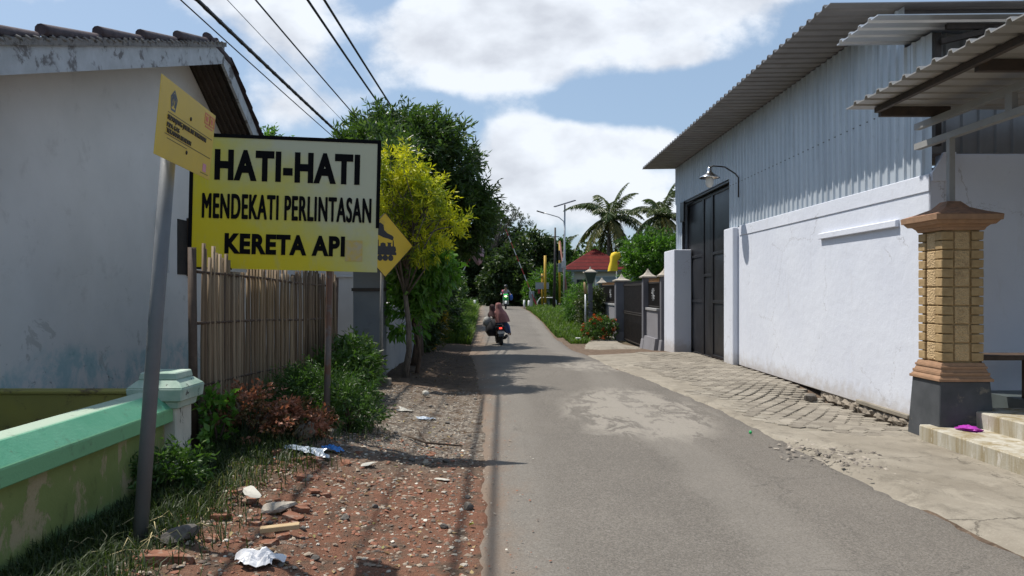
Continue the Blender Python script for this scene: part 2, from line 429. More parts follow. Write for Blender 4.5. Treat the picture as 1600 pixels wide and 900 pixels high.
def road_fn(t, b):
    p = t.pos(); X, Y, Z = t.xyz(p)
    n1 = t.noise(p, 0.55, 6, 0.6); n2 = t.noise(t.scale(p, 1, .5, 1), 3.0, 8, 0.7, 0.4); n3 = t.noise(p, 85, 4, 0.8); n4 = t.noise(p, 260, 2, 0.7)
    v = t.vor(p, 190, out=1); vs_ = t.xyz(v)[0]
    c = t.mix(t.ramp(n1, [(0.3, 0), (0.7, 1)]), (0.135, 0.121, 0.103), (0.190, 0.170, 0.145))
    c = t.mix(t.m('MULTIPLY', t.m('SUBTRACT', vs_, 0.35), 0.55, clamp=True), c, (0.30, 0.28, 0.255))
    c = t.mix(t.m('MULTIPLY', t.step(n3, 0.56, 0.42), 0.55), c, (0.055, 0.050, 0.046))
    # worn patch of cement slurry
    wv = t.comb(t.m('ADD', X, t.m('MULTIPLY', n2, 0.8)), t.m('ADD', Y, t.m('MULTIPLY', n2, 2.2)), 0)
    q = t.vm('DIVIDE', t.vm('SUBTRACT', wv, (2.15, 10.9, 0)), (0.95, 2.2, 1)); dd = t.vm('LENGTH', q)
    pm = t.m('MULTIPLY', t.step(dd, 1.15, 0.7), t.step(t.noise(t.scale(p, 1.0, .45, 1), 3.4, 9, 0.74, 0.5), 0.45, 0.51))
    tx_ = t.m('ABSOLUTE', t.m('ADD', t.m('SUBTRACT', X, 1.62), t.m('ADD', t.m('MULTIPLY', t.m('SUBTRACT', Y, 9.6), .06), t.m('MULTIPLY', t.m('SUBTRACT', n3, .5), .12))))
    pm = t.m('MAXIMUM', pm, t.m('MULTIPLY', t.step(tx_, .09, .05), t.m('MULTIPLY', t.step(Y, 8.2, 8.6), t.step(Y, 11.8, 11.2))))
    q2 = t.vm('LENGTH', t.vm('DIVIDE', t.vm('SUBTRACT', wv, (2.35, 16.9, 0)), (0.9, 1.2, 1)))
    pm = t.m('MAXIMUM', pm, t.m('MULTIPLY', t.step(q2, 1.2, 0.6), t.step(t.noise(t.scale(p, 1, .5, 1), 5, 8, 0.7), 0.42, 0.55)))
    # long trench repair
    c = t.mix(t.m('MULTIPLY', pm, 0.8), c, t.mix(n3, (0.22, 0.20, 0.17), (0.36, 0.33, 0.285)))
    ag = t.xyz(t.vor(p, 75, out=1))[0]; c = t.mix(t.m('MULTIPLY', t.step(ag, .72, .95), .18), c, (.30, .28, .25)); c = t.mix(t.m('MULTIPLY', t.step(ag, .22, .05), .2), c, (.05, .047, .043))
    wt = t.m('SINE', t.m('ADD', t.m('MULTIPLY', X, 3.6), t.m('MULTIPLY', n1, 3.0)))
    c = t.mix(t.m('MULTIPLY', t.step(wt, .1, .9), .22), c, (.26, .24, .21))
    st = t.noise(t.scale(p, 3.0, .22, 1), 2.0, 7, .7, .3); c = t.mix(t.m('MULTIPLY', t.step(st, .55, .72), .3), c, (.09, .08, .07))
    # oil and tyre darkening
    c = t.mix(t.m('MULTIPLY', t.step(n2, 0.60, 0.75), 0.3), c, (0.075, 0.068, 0.06))
    # dust and soil blown over the left edge
    lx = t.m('SUBTRACT', X, t.m('MULTIPLY', Y, -0.032))
    dm = t.step(t.m('ADD', lx, t.m('MULTIPLY', t.m('SUBTRACT', n2, 0.5), 1.1)), 0.42, -0.10)
    c = t.mix(t.m('MULTIPLY', dm, 0.85), c, t.mix(n3, (0.15, 0.105, 0.075), (0.235, 0.175, 0.13)))
    # a few cracks
    cr = t.vor(t.vm('ADD', p, t.vm('MULTIPLY', t.comb(n2, n1, 0), (0.6, 0.6, 0))), 0.8, 'DISTANCE_TO_EDGE')
    cm = t.m('MULTIPLY', t.step(cr, 0.006, 0.001), t.step(n1, 0.52, 0.6))
    c = t.mix(t.m('MULTIPLY', cm, 0.25), c, (0.03, 0.028, 0.026))
    bump(t, b, t.m('ADD', t.m('MULTIPLY', vs_, 0.5), t.m('ADD', n3, t.m('MULTIPLY', cm, -2))), 0.5, 0.006)
    return c
M_road = material('old_asphalt', road_fn, 0.9, spec=0.2)
o = np_mesh('road', V, F, M_road, smooth=True); o['kind'] = 'structure'

# concrete forecourt at the right ---------------------------------------------
def concrete_fn(t, b):
    p = t.pos(); n1 = t.noise(p, 0.9, 7, 0.65); n2 = t.noise(t.scale(p, 1, .7, 1), 4.5, 8, 0.7, 0.3); n3 = t.noise(p, 60, 5, 0.7)
    c = t.mix(t.ramp(n1, [(0.3, 0), (0.7, 1)]), (0.185, 0.162, 0.128), (0.31, 0.28, 0.23))
    c = t.mix(t.m('MULTIPLY', t.step(n2, 0.46, 0.68), 0.6), c, (0.125, 0.11, 0.088))
    n6 = t.noise(p, 2.2, 8, .75, .6); c = t.mix(t.m('MULTIPLY', t.step(n6, .55, .63), .4), c, (.36, .325, .265))
    c = t.mix(t.m('MULTIPLY', t.step(n3, 0.52, 0.72), 0.3), c, (0.46, 0.43, 0.36))
    cr = t.vor(t.vm('ADD', p, t.vm('MULTIPLY', t.comb(n2, n1, 0), (0.5, 0.5, 0))), 0.75, 'DISTANCE_TO_EDGE')
    cm = t.m('MULTIPLY', t.step(cr, 0.006, 0.001), t.step(n1, .46, .56))
    c = t.mix(t.m('MULTIPLY', cm, 0.6), c, (0.05, 0.042, 0.034))
    bump(t, b, t.m('ADD', n3, t.m('MULTIPLY', cm, -3)), 0.5, 0.008)
    return c
M_conc = material('weathered_concrete', concrete_fn, 0.9, spec=0.2)
def slab(name, poly_fn, y0, y1, dy, thick, nx_=14, mat=None, zf=None):
    V = []; yv = y0; rows = []
    yl = list(np.arange(y0, y1, dy)) + [y1]
    for yv in yl:
        a, b_ = poly_fn(yv)
        for i in range(nx_):
            f = i / (nx_ - 1); xv = a + (b_ - a) * f
            zz = (zf(xv, yv) if zf else gz(xv, yv) + thick) + 0.004 * fbm(xv, yv, 2)
            if i in (0, nx_ - 1) or yv in (yl[0], yl[-1]): zz = gz(xv, yv) - 0.05
            V.append((xv, yv, zz))
    V = np.array(V); n = len(yl)
    I, J = np.meshgrid(np.arange(nx_ - 1), np.arange(n - 1)); a0 = (J * nx_ + I).ravel()
    F = np.stack([a0, a0 + 1, a0 + nx_ + 1, a0 + nx_], 1)
    o = np_mesh(name, V, F, mat or M_conc, smooth=False); o['kind'] = 'structure'; return o
def edge_r(y, off, s=0.05): return lerp_tab(RIGHT, y) + off + s * fbm(3.3, y, 2.3, 4)
slab('concrete_forecourt', lambda y: (edge_r(y, -0.17), 4.6 if y > 7.85 else 9.0), -3, 8.35, .08, 0.034, 24)
slab('concrete_apron', lambda y: (edge_r(y, -0.14, .04), 4.98), 8.2, 19.6, .1, 0.022, 26)
slab('concrete_ramp', lambda y: (lerp_tab([(23, 3.1), (24.5, 2.6), (29, 3.2), (30, 3.5)], y) + .08 * fbm(2, y, 2), 4.42), 23.2, 30.0, .2, 0.07, 10)

# paving of little hexagonal blocks in front of the warehouse wall
mb = MB(); rp = random.Random(5); hr = 0.105
dx = hr * math.sqrt(3) * 1.02; dy = hr * 1.5 * 1.03
row = 0; yv = 8.1
while yv < 19.8:
    xv = 2.2 + (dx / 2 if row % 2 else 0)
    while xv < 4.93:
        e = lerp_tab(RIGHT, yv) + (0.5 + .12 * fbm(8, yv, 1.5) if yv > 11.8 else 0.10 + 0.12 * fbm(3.3, yv, 2.3, 4)) + sm(16, 17.5, yv) * 0.75
        if yv < 8.9: e += (8.9 - yv) * 0.9
        if e < xv and not (xv > 4.42 and yv < 8.35) and rp.random() > 0.012:
            z0 = gz(xv, yv) + 0.031 + rp.uniform(-.0015, .0015) + 0.012 * fbm(xv, yv, .9)
            tx, ty = rp.uniform(-.018, .018), rp.uniform(-.018, .018); rr_ = hr * rp.uniform(.975, 1.0); a_ = rp.uniform(-.02, .02)
            mb.k = rp.choice((0, 0, 1, 2))
            top = []; bot = []
            for k in range(6):
                a = math.pi / 6 + k * math.pi / 3 + a_
                cx_, cy_ = rr_ * math.cos(a) * rp.uniform(.97, 1.0), rr_ * math.sin(a) * rp.uniform(.97, 1.0)
                top.append((xv + cx_ * .96, yv + cy_ * .96, z0 + cx_ * tx + cy_ * ty)); bot.append((xv + cx_, yv + cy_, z0 + cx_ * tx + cy_ * ty - .012))
            low = [(q[0], q[1], q[2] - .06) for q in bot]
            mb.add(top + bot + low, [tuple(range(6))] + [(i, 6 + i, 6 + (i + 1) % 6, (i + 1) % 6) for i in range(6)] + [(6 + i, 12 + i, 12 + (i + 1) % 6, 6 + (i + 1) % 6) for i in range(6)])
        xv += dx
    yv += dy; row += 1
def pav(name, c1, c2):
    def fn(t, b):
        p = t.pos(); n = t.noise(p, 1.6, 6, .65); n3 = t.noise(p, 55, 5, .7); n5 = t.noise(p, 8, 6, .7)
        c = t.mix(t.ramp(n, [(.32, 0), (.68, 1)]), c1, c2)
        c = t.mix(t.m('MULTIPLY', t.step(n5, .52, .7), .5), c, (.13, .115, .09))
        c = t.mix(t.m('MULTIPLY', t.step(n3, .5, .7), .35), c, (.42, .39, .33))
        bump(t, b, n3, .5, .006); return c
    return material(name, fn, .92, spec=.2)
P1 = pav('paver_grey', (.175, .154, .125), (.265, .24, .2)); P2 = pav('paver_pale', (.21, .187, .152), (.31, .28, .232)); P3 = pav('paver_dark', (.145, .128, .105), (.225, .2, .165))
o = mb.build('paving', [P1, P2, P3]); o['kind'] = 'structure'
# ------------------------------------------------------------ paints
def whitefn(t, b):
    p = t.pos(); X, Y, Z = t.xyz(p); n1 = t.noise(p, .8, 6, .6); n2 = t.noise(t.scale(p, 1, 1, .22), 5, 7, .7, .3); n3 = t.noise(p, 75, 4, .6); n4 = t.noise(p, 7, 5, .6)
    c = t.mix(t.ramp(n1, [(.3, 0), (.7, 1)]), (.60, .63, .71), (.66, .69, .76))
    c = t.mix(t.m('MULTIPLY', t.step(n2, .56, .74), .22), c, (.44, .42, .40))
    sp = t.m('MULTIPLY', t.step(t.m('ADD', Z, t.m('MULTIPLY', t.m('SUBTRACT', n4, .5), .5)), .34, .0), .55)
    c = t.mix(sp, c, (.36, .31, .25))
    cr = t.vor(t.vm('ADD', p, t.comb(0, t.m('MULTIPLY', n4, .5), t.m('MULTIPLY', t.noise(p, 16, 4, .7), .22))), .55, 'DISTANCE_TO_EDGE')
    cm = t.m('MULTIPLY', t.step(cr, .004, .001), t.step(t.noise(p, 1.1, 2, .5), .52, .56))
    c = t.mix(t.m('MULTIPLY', cm, .55), c, (.28, .27, .27))
    bump(t, b, t.m('ADD', n3, t.m('ADD', t.m('MULTIPLY', n4, 3), t.m('MULTIPLY', n1, 9))), .35, .006); return c
M_white = material('white_masonry_paint', whitefn, .85, spec=.25)
M_oldwhite = worn('stained_whitewash', (.66, .65, .64), (.54, .535, .53), .9, .9, dirt=(.36, .32, .29), dirt_amt=.45, bmp=.3, spots=.6)
M_black = worn('black_gate_paint', (.012, .012, .014), (.022, .022, .025), 3, .38, bmp=.25, dirt=(.05, .047, .045), dirt_amt=.4)
M_steel = worn('galvanised_steel', (.36, .37, .38), (.46, .47, .48), 5, .42, .55, dirt=(.28, .27, .26), dirt_amt=.4, bmp=.08)
M_iron = worn('dark_iron', (.03, .028, .027), (.055, .045, .04), 8, .6, .2)
M_rust = worn('rusty_brown_steel', (.05, .043, .04), (.085, .065, .055), 9, .75, .1, dirt=(.12, .07, .045), dirt_amt=.4)

def zinc_fn(t, b):
    p = t.pos(); n = t.noise(t.scale(p, 1, 1, .25), 2.2, 6, .6); n2 = t.noise(p, 14, 5, .65)
    c = t.mix(t.ramp(n, [(.3, 0), (.7, 1)]), (.47, .525, .58), (.60, .655, .71))
    c = t.mix(t.m('MULTIPLY', t.step(n2, .55, .75), .25), c, (.34, .35, .36))
    X, Y, Z = t.xyz(p); seam = t.m('ABSOLUTE', t.m('SUBTRACT', t.m('FRACT', t.m('DIVIDE', Y, .8)), .5))
    c = t.mix(t.m('MULTIPLY', t.step(seam, .018, .006), .55), c, (.16, .17, .18))
    sh = t.noise(t.comb(t.m('FLOOR', t.m('DIVIDE', Y, .8)), 0, 0), 3.1, 0); c = t.mix(t.m('MULTIPLY', sh, .3), c, (.38, .42, .46))
    fy = t.m('SUBTRACT', t.m('FRACT', t.m('DIVIDE', Y, .2)), .40); fz = t.m('SUBTRACT', Z, 3.95)
    dd = t.m('SQRT', t.m('ADD', t.m('MULTIPLY', t.m('MULTIPLY', fy, fy), .04), t.m('MULTIPLY', fz, fz))); c = t.mix(t.m('MULTIPLY', t.step(dd, .014, .008), .8), c, (.07, .065, .06))
    dr = t.m('MULTIPLY', t.step(t.noise(t.scale(p, 1, 1, .12), 9, 6, .75), .56, .72), .28); c = t.mix(dr, c, (.27, .23, .19))
    t.put(b.inputs['Roughness'], t.m('ADD', .34, t.m('MULTIPLY', n2, .22)))
    return c
M_zinc = material('zinc_cladding', zinc_fn, .45, .25, .5)
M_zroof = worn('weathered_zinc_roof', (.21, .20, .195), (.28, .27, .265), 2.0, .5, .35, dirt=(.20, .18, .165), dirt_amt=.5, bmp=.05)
M_znew = worn('bright_zinc_sheet', (.50, .51, .52), (.60, .61, .62), 2.0, .36, .6, bmp=.05)

def corrug(mb, u0, u1, pitch, depth, P, v0, v1, rib=.28, thick=.0):
    """trapezoid-ribbed sheet; P(u, h, v) maps to the world; ribs run along v"""
    prof = []; u = u0
    while u < u1 - 1e-6:
        for du, h in ((0, 0), (pitch * (1 - rib) * .98, 0), (pitch * (1 - rib * .78), depth), (pitch * (1 - rib * .22), depth)):
            if u + du <= u1: prof.append((u + du, h))
        u += pitch
    prof.append((u1, 0)); n = len(prof)
    vs = [P(a, h, v0) for a, h in prof] + [P(a, h, v1) for a, h in prof]
    fs = [(i, i + 1, n + i + 1, n + i) for i in range(n - 1)]
    if thick:
        vs += [P(a, h - thick, v0) for a, h in prof] + [P(a, h - thick, v1) for a, h in prof]
        fs += [(2 * n + i + 1, 2 * n + i, 3 * n + i, 3 * n + i + 1) for i in range(n - 1)]
        fs += [(i, 2 * n + i, 2 * n + i + 1, i + 1) for i in range(n - 1)] + [(n + i + 1, 3 * n + i + 1, 3 * n + i, n + i) for i in range(n - 1)]
        fs += [(0, n, 3 * n, 2 * n), (n - 1, 3 * n - 1, 4 * n - 1, 2 * n - 1)]
    mb.add(vs, fs)

# ------------------------------------------------------------ warehouse at the right
WX = 5.03; WY0 = 8.74; WY1 = 21.7
wh = thing('warehouse', 'large grey ribbed-sheet warehouse with a white painted wall and a black steel gate', 'building', (WX, 15, 0))
ZT = 2.97
m = MB()
m.box(WX, WX + .18, WY0, 16.5, .02, ZT)                        # street wall up to the gate
m.box(WX + .18, 14, WY0 + .02, WY0 + .2, -.1, 3.23)          # end wall facing the camera
m.box(WX + .05, 14, WY1 - .2, WY1, -.4, ZT)
m.box(13.8, 14, WY0 + .2, WY1 - .2, -.2, ZT)
m.build('wall', M_white, wh, bevel=.012)
m = MB()                                                       # projecting band on the wall head, with a drooping end
m.box(WX - .014, WX, WY0 - .012, 15.75, 2.78, 2.99)
m.build('wall_band', M_white, wh, bevel=.012)
m = MB(); m.prism([(WX + .02, 2.9), (WX + .02, 3.0), (WX + .1, 3.12), (WX + .16, 3.24), (WX + .3, 3.24), (WX + .3, 2.9)], 'y', WY0 - .03, WY0 + .02); m.build('corner_moulding', M_white, wh)
m = MB(); m.prism([(WX - .055, 2.42), (WX, 2.42), (WX, 2.52), (WX - .055, 2.505)], 'y', 9.4, 11.72); m.build('wall_ledge', M_white, wh, bevel=.006)
m = MB(); m.box(WX - .12, WX, 15.85, 16.5, -.05, ZT); m.build('gate_pier', M_white, wh, bevel=.014)
m = MB(); m.box(4.70, WX + .15, 20.4, 21.66, -.4, 2.75); m.build('gate_pier', M_white, wh, bevel=.014)
# cladding
m = MB()
corrug(m, WY0, 16.5, .2, .028, lambda u, h, v: (WX + .03 - h, u, v), 2.99, 4.66)
corrug(m, WY0 + .6, 16.5, .2, .028, lambda u, h, v: (WX + .03 - h, u, v), 4.66, 5.2)
corrug(m, 16.5, WY1, .2, .028, lambda u, h, v: (WX + .03 - h, u, v), 4.12, 5.2)
corrug(m, 21.0, WY1, .2, .028, lambda u, h, v: (WX + .032 - h, u, v), 2.76, 4.12)
corrug(m, WX + .06, 14, .2, .028, lambda u, h, v: (u, WY1 + h, v), 2.76, 5.2)
m.build('cladding', M_zinc, wh)
m = MB(); corrug(m, WX + .06, 14, .2, .028, lambda u, h, v: (u, WY0 + .06 - h, v), 3.24, 4.66); m.build('end_cladding', worn('shade_darkened_sheet', (.17, .175, .18), (.22, .225, .23), 3, .5, .3), wh)  # end wall sheet: canopy shade painted in as a darker cladding colour
# roof
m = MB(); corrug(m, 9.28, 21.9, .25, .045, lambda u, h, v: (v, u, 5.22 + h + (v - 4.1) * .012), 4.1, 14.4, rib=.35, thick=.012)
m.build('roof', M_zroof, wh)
m = MB(); corrug(m, 8.28, 9.3, .24, .035, lambda u, h, v: (v, u, 4.70 + h + (v - 4.19) * .01), 4.19, 11.0, rib=.35, thick=.012)
m.build('lower_roof', M_znew, wh)
for bx in ((WX + .04, 14, 9.4, 9.45, 5.10, 5.17), (WX + .045, 14, 21.4, 21.45, 5.10, 5.17), (5.1, 11, 8.50, 8.55, 4.62, 4.68)):
    m = MB(); m.box(*bx); m.build('roof_beam', M_iron, wh)
m = MB(); m.box(WX + .015, WX + .085, 8.64, 8.7, 3.3, 4.62); m.build('corner_post', M_iron, wh)
m = MB()
m.bar((WX + .05, 8.6, 4.15), (5.62, 8.45, 4.42), .07); m.bar((5.62, 8.45, 4.02), (5.62, 8.45, 4.62), .07); m.bar((WX + .05, 8.6, 4.5), (5.6, 8.5, 4.60), .06)
m.bar((5.62, 8.45, 4.42), (7.2, 8.45, 4.5), .06); m.bar((5.62, 8.47, 4.18), (7.2, 8.47, 4.3), .05)
m.build('eave_truss', M_iron, wh)
# gate opening: dark inside, frame, leaves
m = MB(); m.box(WX + .05, WX + .12, 16.5, 21.0, 4.06, 4.12); m.box(WX + .13, WX + .2, 16.52, 16.6, -.1, 4.06); m.box(WX + .04, WX + .11, 20.95, 21.05, 2.75, 4.06)
m.box(WX - .02, WX + .03, 20.6, 21.0, 3.55, 4.1)
m.build('gate_frame', M_black, wh, bevel=.005)
lintel = MB(); lintel.box(WX + .045, WX + .3, 16.5, 21.0, 4.13, 4.2); lintel.build('lintel', M_steel, wh)
def leaf_gate(y0, y1, hs, zt):
    m = MB(); x0 = WX + .155
    zb = -.04 if y0 < 18 else -.10
    m.box(x0, x0 + .05, y0, y0 + .07, zb, zt); m.box(x0, x0 + .05, y1 - .07, y1, zb, zt)
    for hh in [zb + .0] + hs + [zt - .07]: m.box(x0 + .001, x0 + .049, y0 + .07, y1 - .07, hh, hh + .07)
    leaf = m.build('gate_leaf', M_black, wh, bevel=.006)
    zz = [zb] + hs + [zt - .07]
    for a, c in zip(zz, zz[1:]):
        p = MB(); yc = (y0 + y1) / 2; hy = (y1 - y0) / 2 - .07; zc = (a + .07 + c) / 2; hz = (c - a - .07) / 2
        # pressed sheet panel: shallow pillow
        vs = []; fs = []; N = 8
        for i in range(N + 1):
            for j in range(N + 1):
                u, v = i / N * 2 - 1, j / N * 2 - 1
                d_ = -.022 * (1 - u ** 4) * (1 - v ** 4) + .004 * math.sin(7 * u + a) * math.cos(3 * v)
                vs.append((x0 + .03 + d_, yc + u * hy, zc + v * hz))
        for i in range(N):
            for j in range(N): q = i * (N + 1) + j; fs.append((q, q + 1, q + N + 2, q + N + 1))
        p.smooth = True; p.add(vs, fs); p.build('door_panel', M_black, leaf)
    return leaf
leaf_gate(19.25, 20.9, [1.3, 2.5], 4.05)
leaf_gate(18.42, 19.24, [1.97], 4.05)
l3 = leaf_gate(16.61, 18.41, [1.3, 2.5], 4.05)
m = MB(); m.box(WX + .06, WX + .155, 16.68, 16.74, 1.25, 1.5); m.tube([(WX + .06, 16.78, 1.2), (WX + .06, 16.78, 1.5)], .014)
m.build('handle', M_steel, l3)
m = MB(); m.box(WX + .10, WX + .17, 16.5, 20.9, -.13, -.08); m.build('gate_rail', M_iron, wh)
m = MB(); m.box(WX + .4, WX + .45, 16.3, 21.2, -.2, 4.3); m.build('inner_screen', M_iron, wh)
# stone footing showing under the wall
m = MB(); rs = random.Random(3)
for k in range(26):
    yv = 9.2 + k * .098; m.k = 0
    m.ball((WX + .05 - rs.uniform(.0, .03), yv + rs.uniform(-.03, .03), -.05 + rs.uniform(-.03, .02)), (.07, rs.uniform(.06, .12), rs.uniform(.05, .08)), 7, 5, .3, rs=rs)
m.sm = [False] * len(m.sm)
m.box(WX + .03, WX + .1, 9.1, 11.8, -.2, .025)
M_stone = worn('field_stone', (.20, .17, .135), (.30, .26, .21), 12, .9, dirt=(.10, .085, .07), dirt_amt=.6, bmp=.5)
m.build('footing', M_stone, wh)
m = MB(); m.box(WX - .035, WX + .02, 9.15, 10.5, .01, .07); m.build('footing_kerb', M_conc, wh, bevel=.01)

# wall lamp on a curved bracket
lx, ly, lz = 4.35, 15.7, 3.93
wl = thing('wall_lamp', 'shiny bell-shaped lamp on a curved bracket fixed over the black steel gate', 'lamp', (WX - .03, 15.75, 4.05))
m = MB(); m.tube([(WX - .03, 15.75, 3.6), (WX - .03, 15.75, 4.02), (WX - .10, 15.74, 4.10), (4.7, 15.72, 4.24), (4.45, 15.7, 4.26), (4.37, 15.7, 4.22)], .016, 8); m.build('bracket', M_iron, wl)
M_chrome = plain('polished_metal', (.7, .7, .7), .18, 1.0)
m = MB(); m.lathe([(.03, .24), (.05, .2), (.055, .13), (.10, .09), (.20, .03), (.215, .0), (.19, .012), (.09, .07), (.01, .09)], 24, Matrix.Translation((4.37, 15.7, 4.0))); m.build('lamp_shade', M_chrome, wl)
M_bulb = plain('frosted_glass', (.75, .74, .7), .3)
m = MB(); m.lathe([(.01, -.2), (.05, -.185), (.085, -.12), (.09, -.05), (.06, .02), (.04, .06)], 16, Matrix.Translation((4.37, 15.7, 4.0))); m.build('bulb', M_bulb, wl)

# ------------------------------------------------------------ porch
cp = thing('porch_canopy', 'flat corrugated metal canopy over the porch, carried on a thin post above the tan pillar', 'canopy', (4.8, 7.95, 2.56))
m = MB(); corrug(m, 1.5, 8.42, .25, .035, lambda u, h, v: (v, u, 3.68 + h), 3.9, 9.5, rib=.3, thick=.012); m.build('roof_sheet', worn('canopy_sheet', (.27, .265, .25), (.34, .33, .32), 2.5, .5, .15, dirt=(.30, .27, .24), dirt_amt=.5), cp)
m = MB(); m.box(4.16, 4.21, 1.6, 8.3, 3.60, 3.66); m.build('purlin', M_rust, cp)
for yv, x1 in ((8.3, 5.0), (6.6, 9), (5.0, 9), (3.4, 9)):
    m = MB(); m.box(4.22, x1, yv - .03, yv + .03, 3.56, 3.665); m.build('rafter', M_rust, cp)
M_lg = worn('pale_grey_paint', (.31, .31, .30), (.26, .26, .255), 4, .6, dirt=(.2, .16, .13), dirt_amt=.4)
m = MB(); m.box(4.77, 4.84, 1.6, 8.6, 3.24, 3.31); m.box(4.772, 4.838, 1.6, 8.6, 3.47, 3.54)
for yv in (7.0, 5.6, 4.2, 2.8): m.box(4.775, 4.835, yv - .05, yv + .05, 3.31, 3.47)
m.build('main_beam', M_lg, cp)
m = MB(); m.box(4.775, 4.835, 7.92, 7.98, 2.5, 3.24); m.build('post', M_lg, cp)

# tan pillar
px0, py0 = 4.80, 7.95
pl = thing('porch_pillar', 'tan moulded pillar with blocky panels and a flared cap, standing beside the porch steps', 'pillar', (px0, py0, 0))
def tan(name, c1, c2, b=.3): return worn(name, c1, c2, 14, .8, dirt=(.20, .13, .06), dirt_amt=.35, bmp=b)
M_tan = tan('tan_render', (.30, .205, .10), (.41, .29, .15), .6); M_terra = tan('terracotta_moulding', (.36, .215, .13), (.27, .165, .10), .5)
def pebble_fn(t, b):
    p = t.pos(); v = t.vor(p, 55); n = t.noise(p, 30, 4, .6)
    bump(t, b, v, .9, .012); c = t.mix(n, (.40, .28, .15), (.56, .41, .23)); return t.mix(t.m('MULTIPLY', t.step(t.noise(p, 5, 5, .7), .52, .66), .45), c, (.24, .16, .085))
M_pebble = material('rough_cast_panel', pebble_fn, .9)
def capfn(t, b):
    p = t.pos(); n = t.noise(p, 9, 6, .65); bump(t, b, n, .4, .01); return t.mix(t.ramp(n, [(.35, 0), (.6, 1)]), (.16, .10, .07), (.33, .18, .11))
M_cap = material('weathered_cap', capfn, .85)
m = MB(); m.frustum(px0, py0, -.2, .31, .66, .262); m.build('base', worn('dark_slate_paint', (.045, .05, .055), (.075, .08, .088), 4, .7, dirt=(.20, .18, .14), dirt_amt=.7, spots=.6), pl, bevel=.008)
m = MB()
for z0, h0, z1, h1 in ((.66, .285, .69, .285), (.69, .275, .72, .255), (.72, .262, .75, .262), (.75, .25, .79, .235), (.79, .245, .815, .245), (.815, .235, .85, .222)): m.frustum(px0, py0, z0, h0, z1, h1)
m.build('plinth_moulding', M_terra, pl, bevel=.003)
m = MB(); m.box(px0 - .19, px0 + .19, py0 - .19, py0 + .19, .85, 2.24); m.build('shaft', M_tan, pl)
m = MB()
nb = 14; zb, zt_ = .86, 2.23; bh = (zt_ - zb) / nb
for i in range(nb):
    za, zc = zb + i * bh + .006, zb + (i + 1) * bh - .006
    for sx in (-1, 1):
        for sy in (-1, 1):
            cx, cy = px0 + sx * .158, py0 + sy * .158
            m.box(cx - .062, cx + .062, cy - .062, cy + .062, za, zc)
m.v = [(a + R.uniform(-.0025, .0025), b_ + R.uniform(-.0025, .0025), c_ + R.uniform(-.0025, .0025)) for a, b_, c_ in m.v]
m.build('corner_block', M_tan, pl, bevel=.005)
m = MB(); n_p = 7; ph = (zt_ - zb) / n_p
for i in range(n_p):
    za, zc = zb + i * ph + .008, zb + (i + 1) * ph - .008
    m.box(px0 - .208, px0 + .208, py0 - .078, py0 + .078, za, zc); m.box(px0 - .078, px0 + .078, py0 - .2085, py0 + .2085, za, zc)
m.build('face_panel', M_pebble, pl, bevel=.006)
m = MB()
for z0, h0, z1, h1 in ((2.24, .225, 2.27, .24), (2.27, .24, 2.30, .27), (2.30, .30, 2.34, .33)): m.frustum(px0, py0, z0, h0, z1, h1)
m.frustum(px0, py0, 2.34, .345, 2.40, .35); m.build('capital', M_terra, pl, bevel=.004)
m = MB()
for z0, h0, z1, h1 in ((2.40, .35, 2.44, .24), (2.44, .24, 2.49, .13), (2.49, .13, 2.56, .07)): m.frustum(px0, py0, z0, h0, z1, h1)
m.build('cap', M_cap, pl)

st = thing('porch_steps', 'two worn concrete steps leading up to the porch beside the tan pillar', 'steps', (4.6, 5, 0))
def stepfn(t, b):
    p = t.pos(); X, Y, Z = t.xyz(p); n = t.noise(t.scale(p, 1, 1, .12), 5.5, 6, .65, .2); n3 = t.noise(p, 40, 5, .7)
    c = t.mix(t.ramp(n, [(.38, 0), (.6, 1)]), (.26, .21, .12), (.44, .42, .36))
    c = t.mix(t.m('MULTIPLY', t.step(t.noise(t.scale(p, 1, 1, .3), 8, 6, .7), .56, .66), .6), c, (.62, .60, .56))
    c = t.mix(t.m('MULTIPLY', t.step(Z, .05, -.02), .6), c, (.12, .09, .06))
    bump(t, b, n3, .5, .006); return c
M_step = material('stained_step_concrete', stepfn, .9, spec=.2)
m = MB(); m.box(4.40, 4.92, 1.5, 7.84, -.2, .19); m.build('step', M_step, st, bevel=.012)
m = MB(); m.box(4.90, 5.6, 1.5, 7.90, -.2, .355); m.build('step', M_step, st, bevel=.012)
pf = MB(); pf.box(5.58, 12, 1.5, 8.72, -.2, .43); o = pf.build('porch_floor', worn('porch_tile', (.07, .085, .085), (.10, .12, .12), 3, .35)); o['kind'] = 'structure'
M_dw = worn('dark_old_wood', (.05, .032, .022), (.09, .06, .042), 10, .7, dirt=(.14, .1, .07), dirt_amt=.4)
bn = thing('porch_bench', 'rough dark wooden bench with braced legs on the porch floor', 'bench', (6.0, 8.1, .43))
m = MB(); m.box(5.12, 7.4, 7.9, 8.3, .86, .91); m.build('seat', M_dw, bn, bevel=.006)
for xv in (5.72, 7.2):
    m = MB(); m.box(xv - .05, xv + .05, 8.0, 8.1, .43, .86); m.bar((xv + .02, 8.05, .5), (xv + .36, 8.05, .85), .05); m.build('leg', M_dw, bn, bevel=.005)
mb_ = MB(); mb_.bar((5.22, 8.15, .36), (5.22, 8.15, .86), .06); mb_.build('leg', M_dw, bn)
def crumple(name, c, r, mat, label, cat, seed, seg=14, rings=9, jit=.28):
    rs = random.Random(seed); m = MB(); m.ball(c, r, seg, rings, jit, rs=rs); m.sm = [False] * len(m.sm)
    o = m.build(name, mat); tag(o, label, cat); return o
crumple('plastic_bag', (4.72, 7.5, .205), (.10, .12, .028), plain('magenta_plastic', (.42, .05, .42), .3), 'crumpled magenta plastic bag lying on the lowest porch step', 'bag', 11)
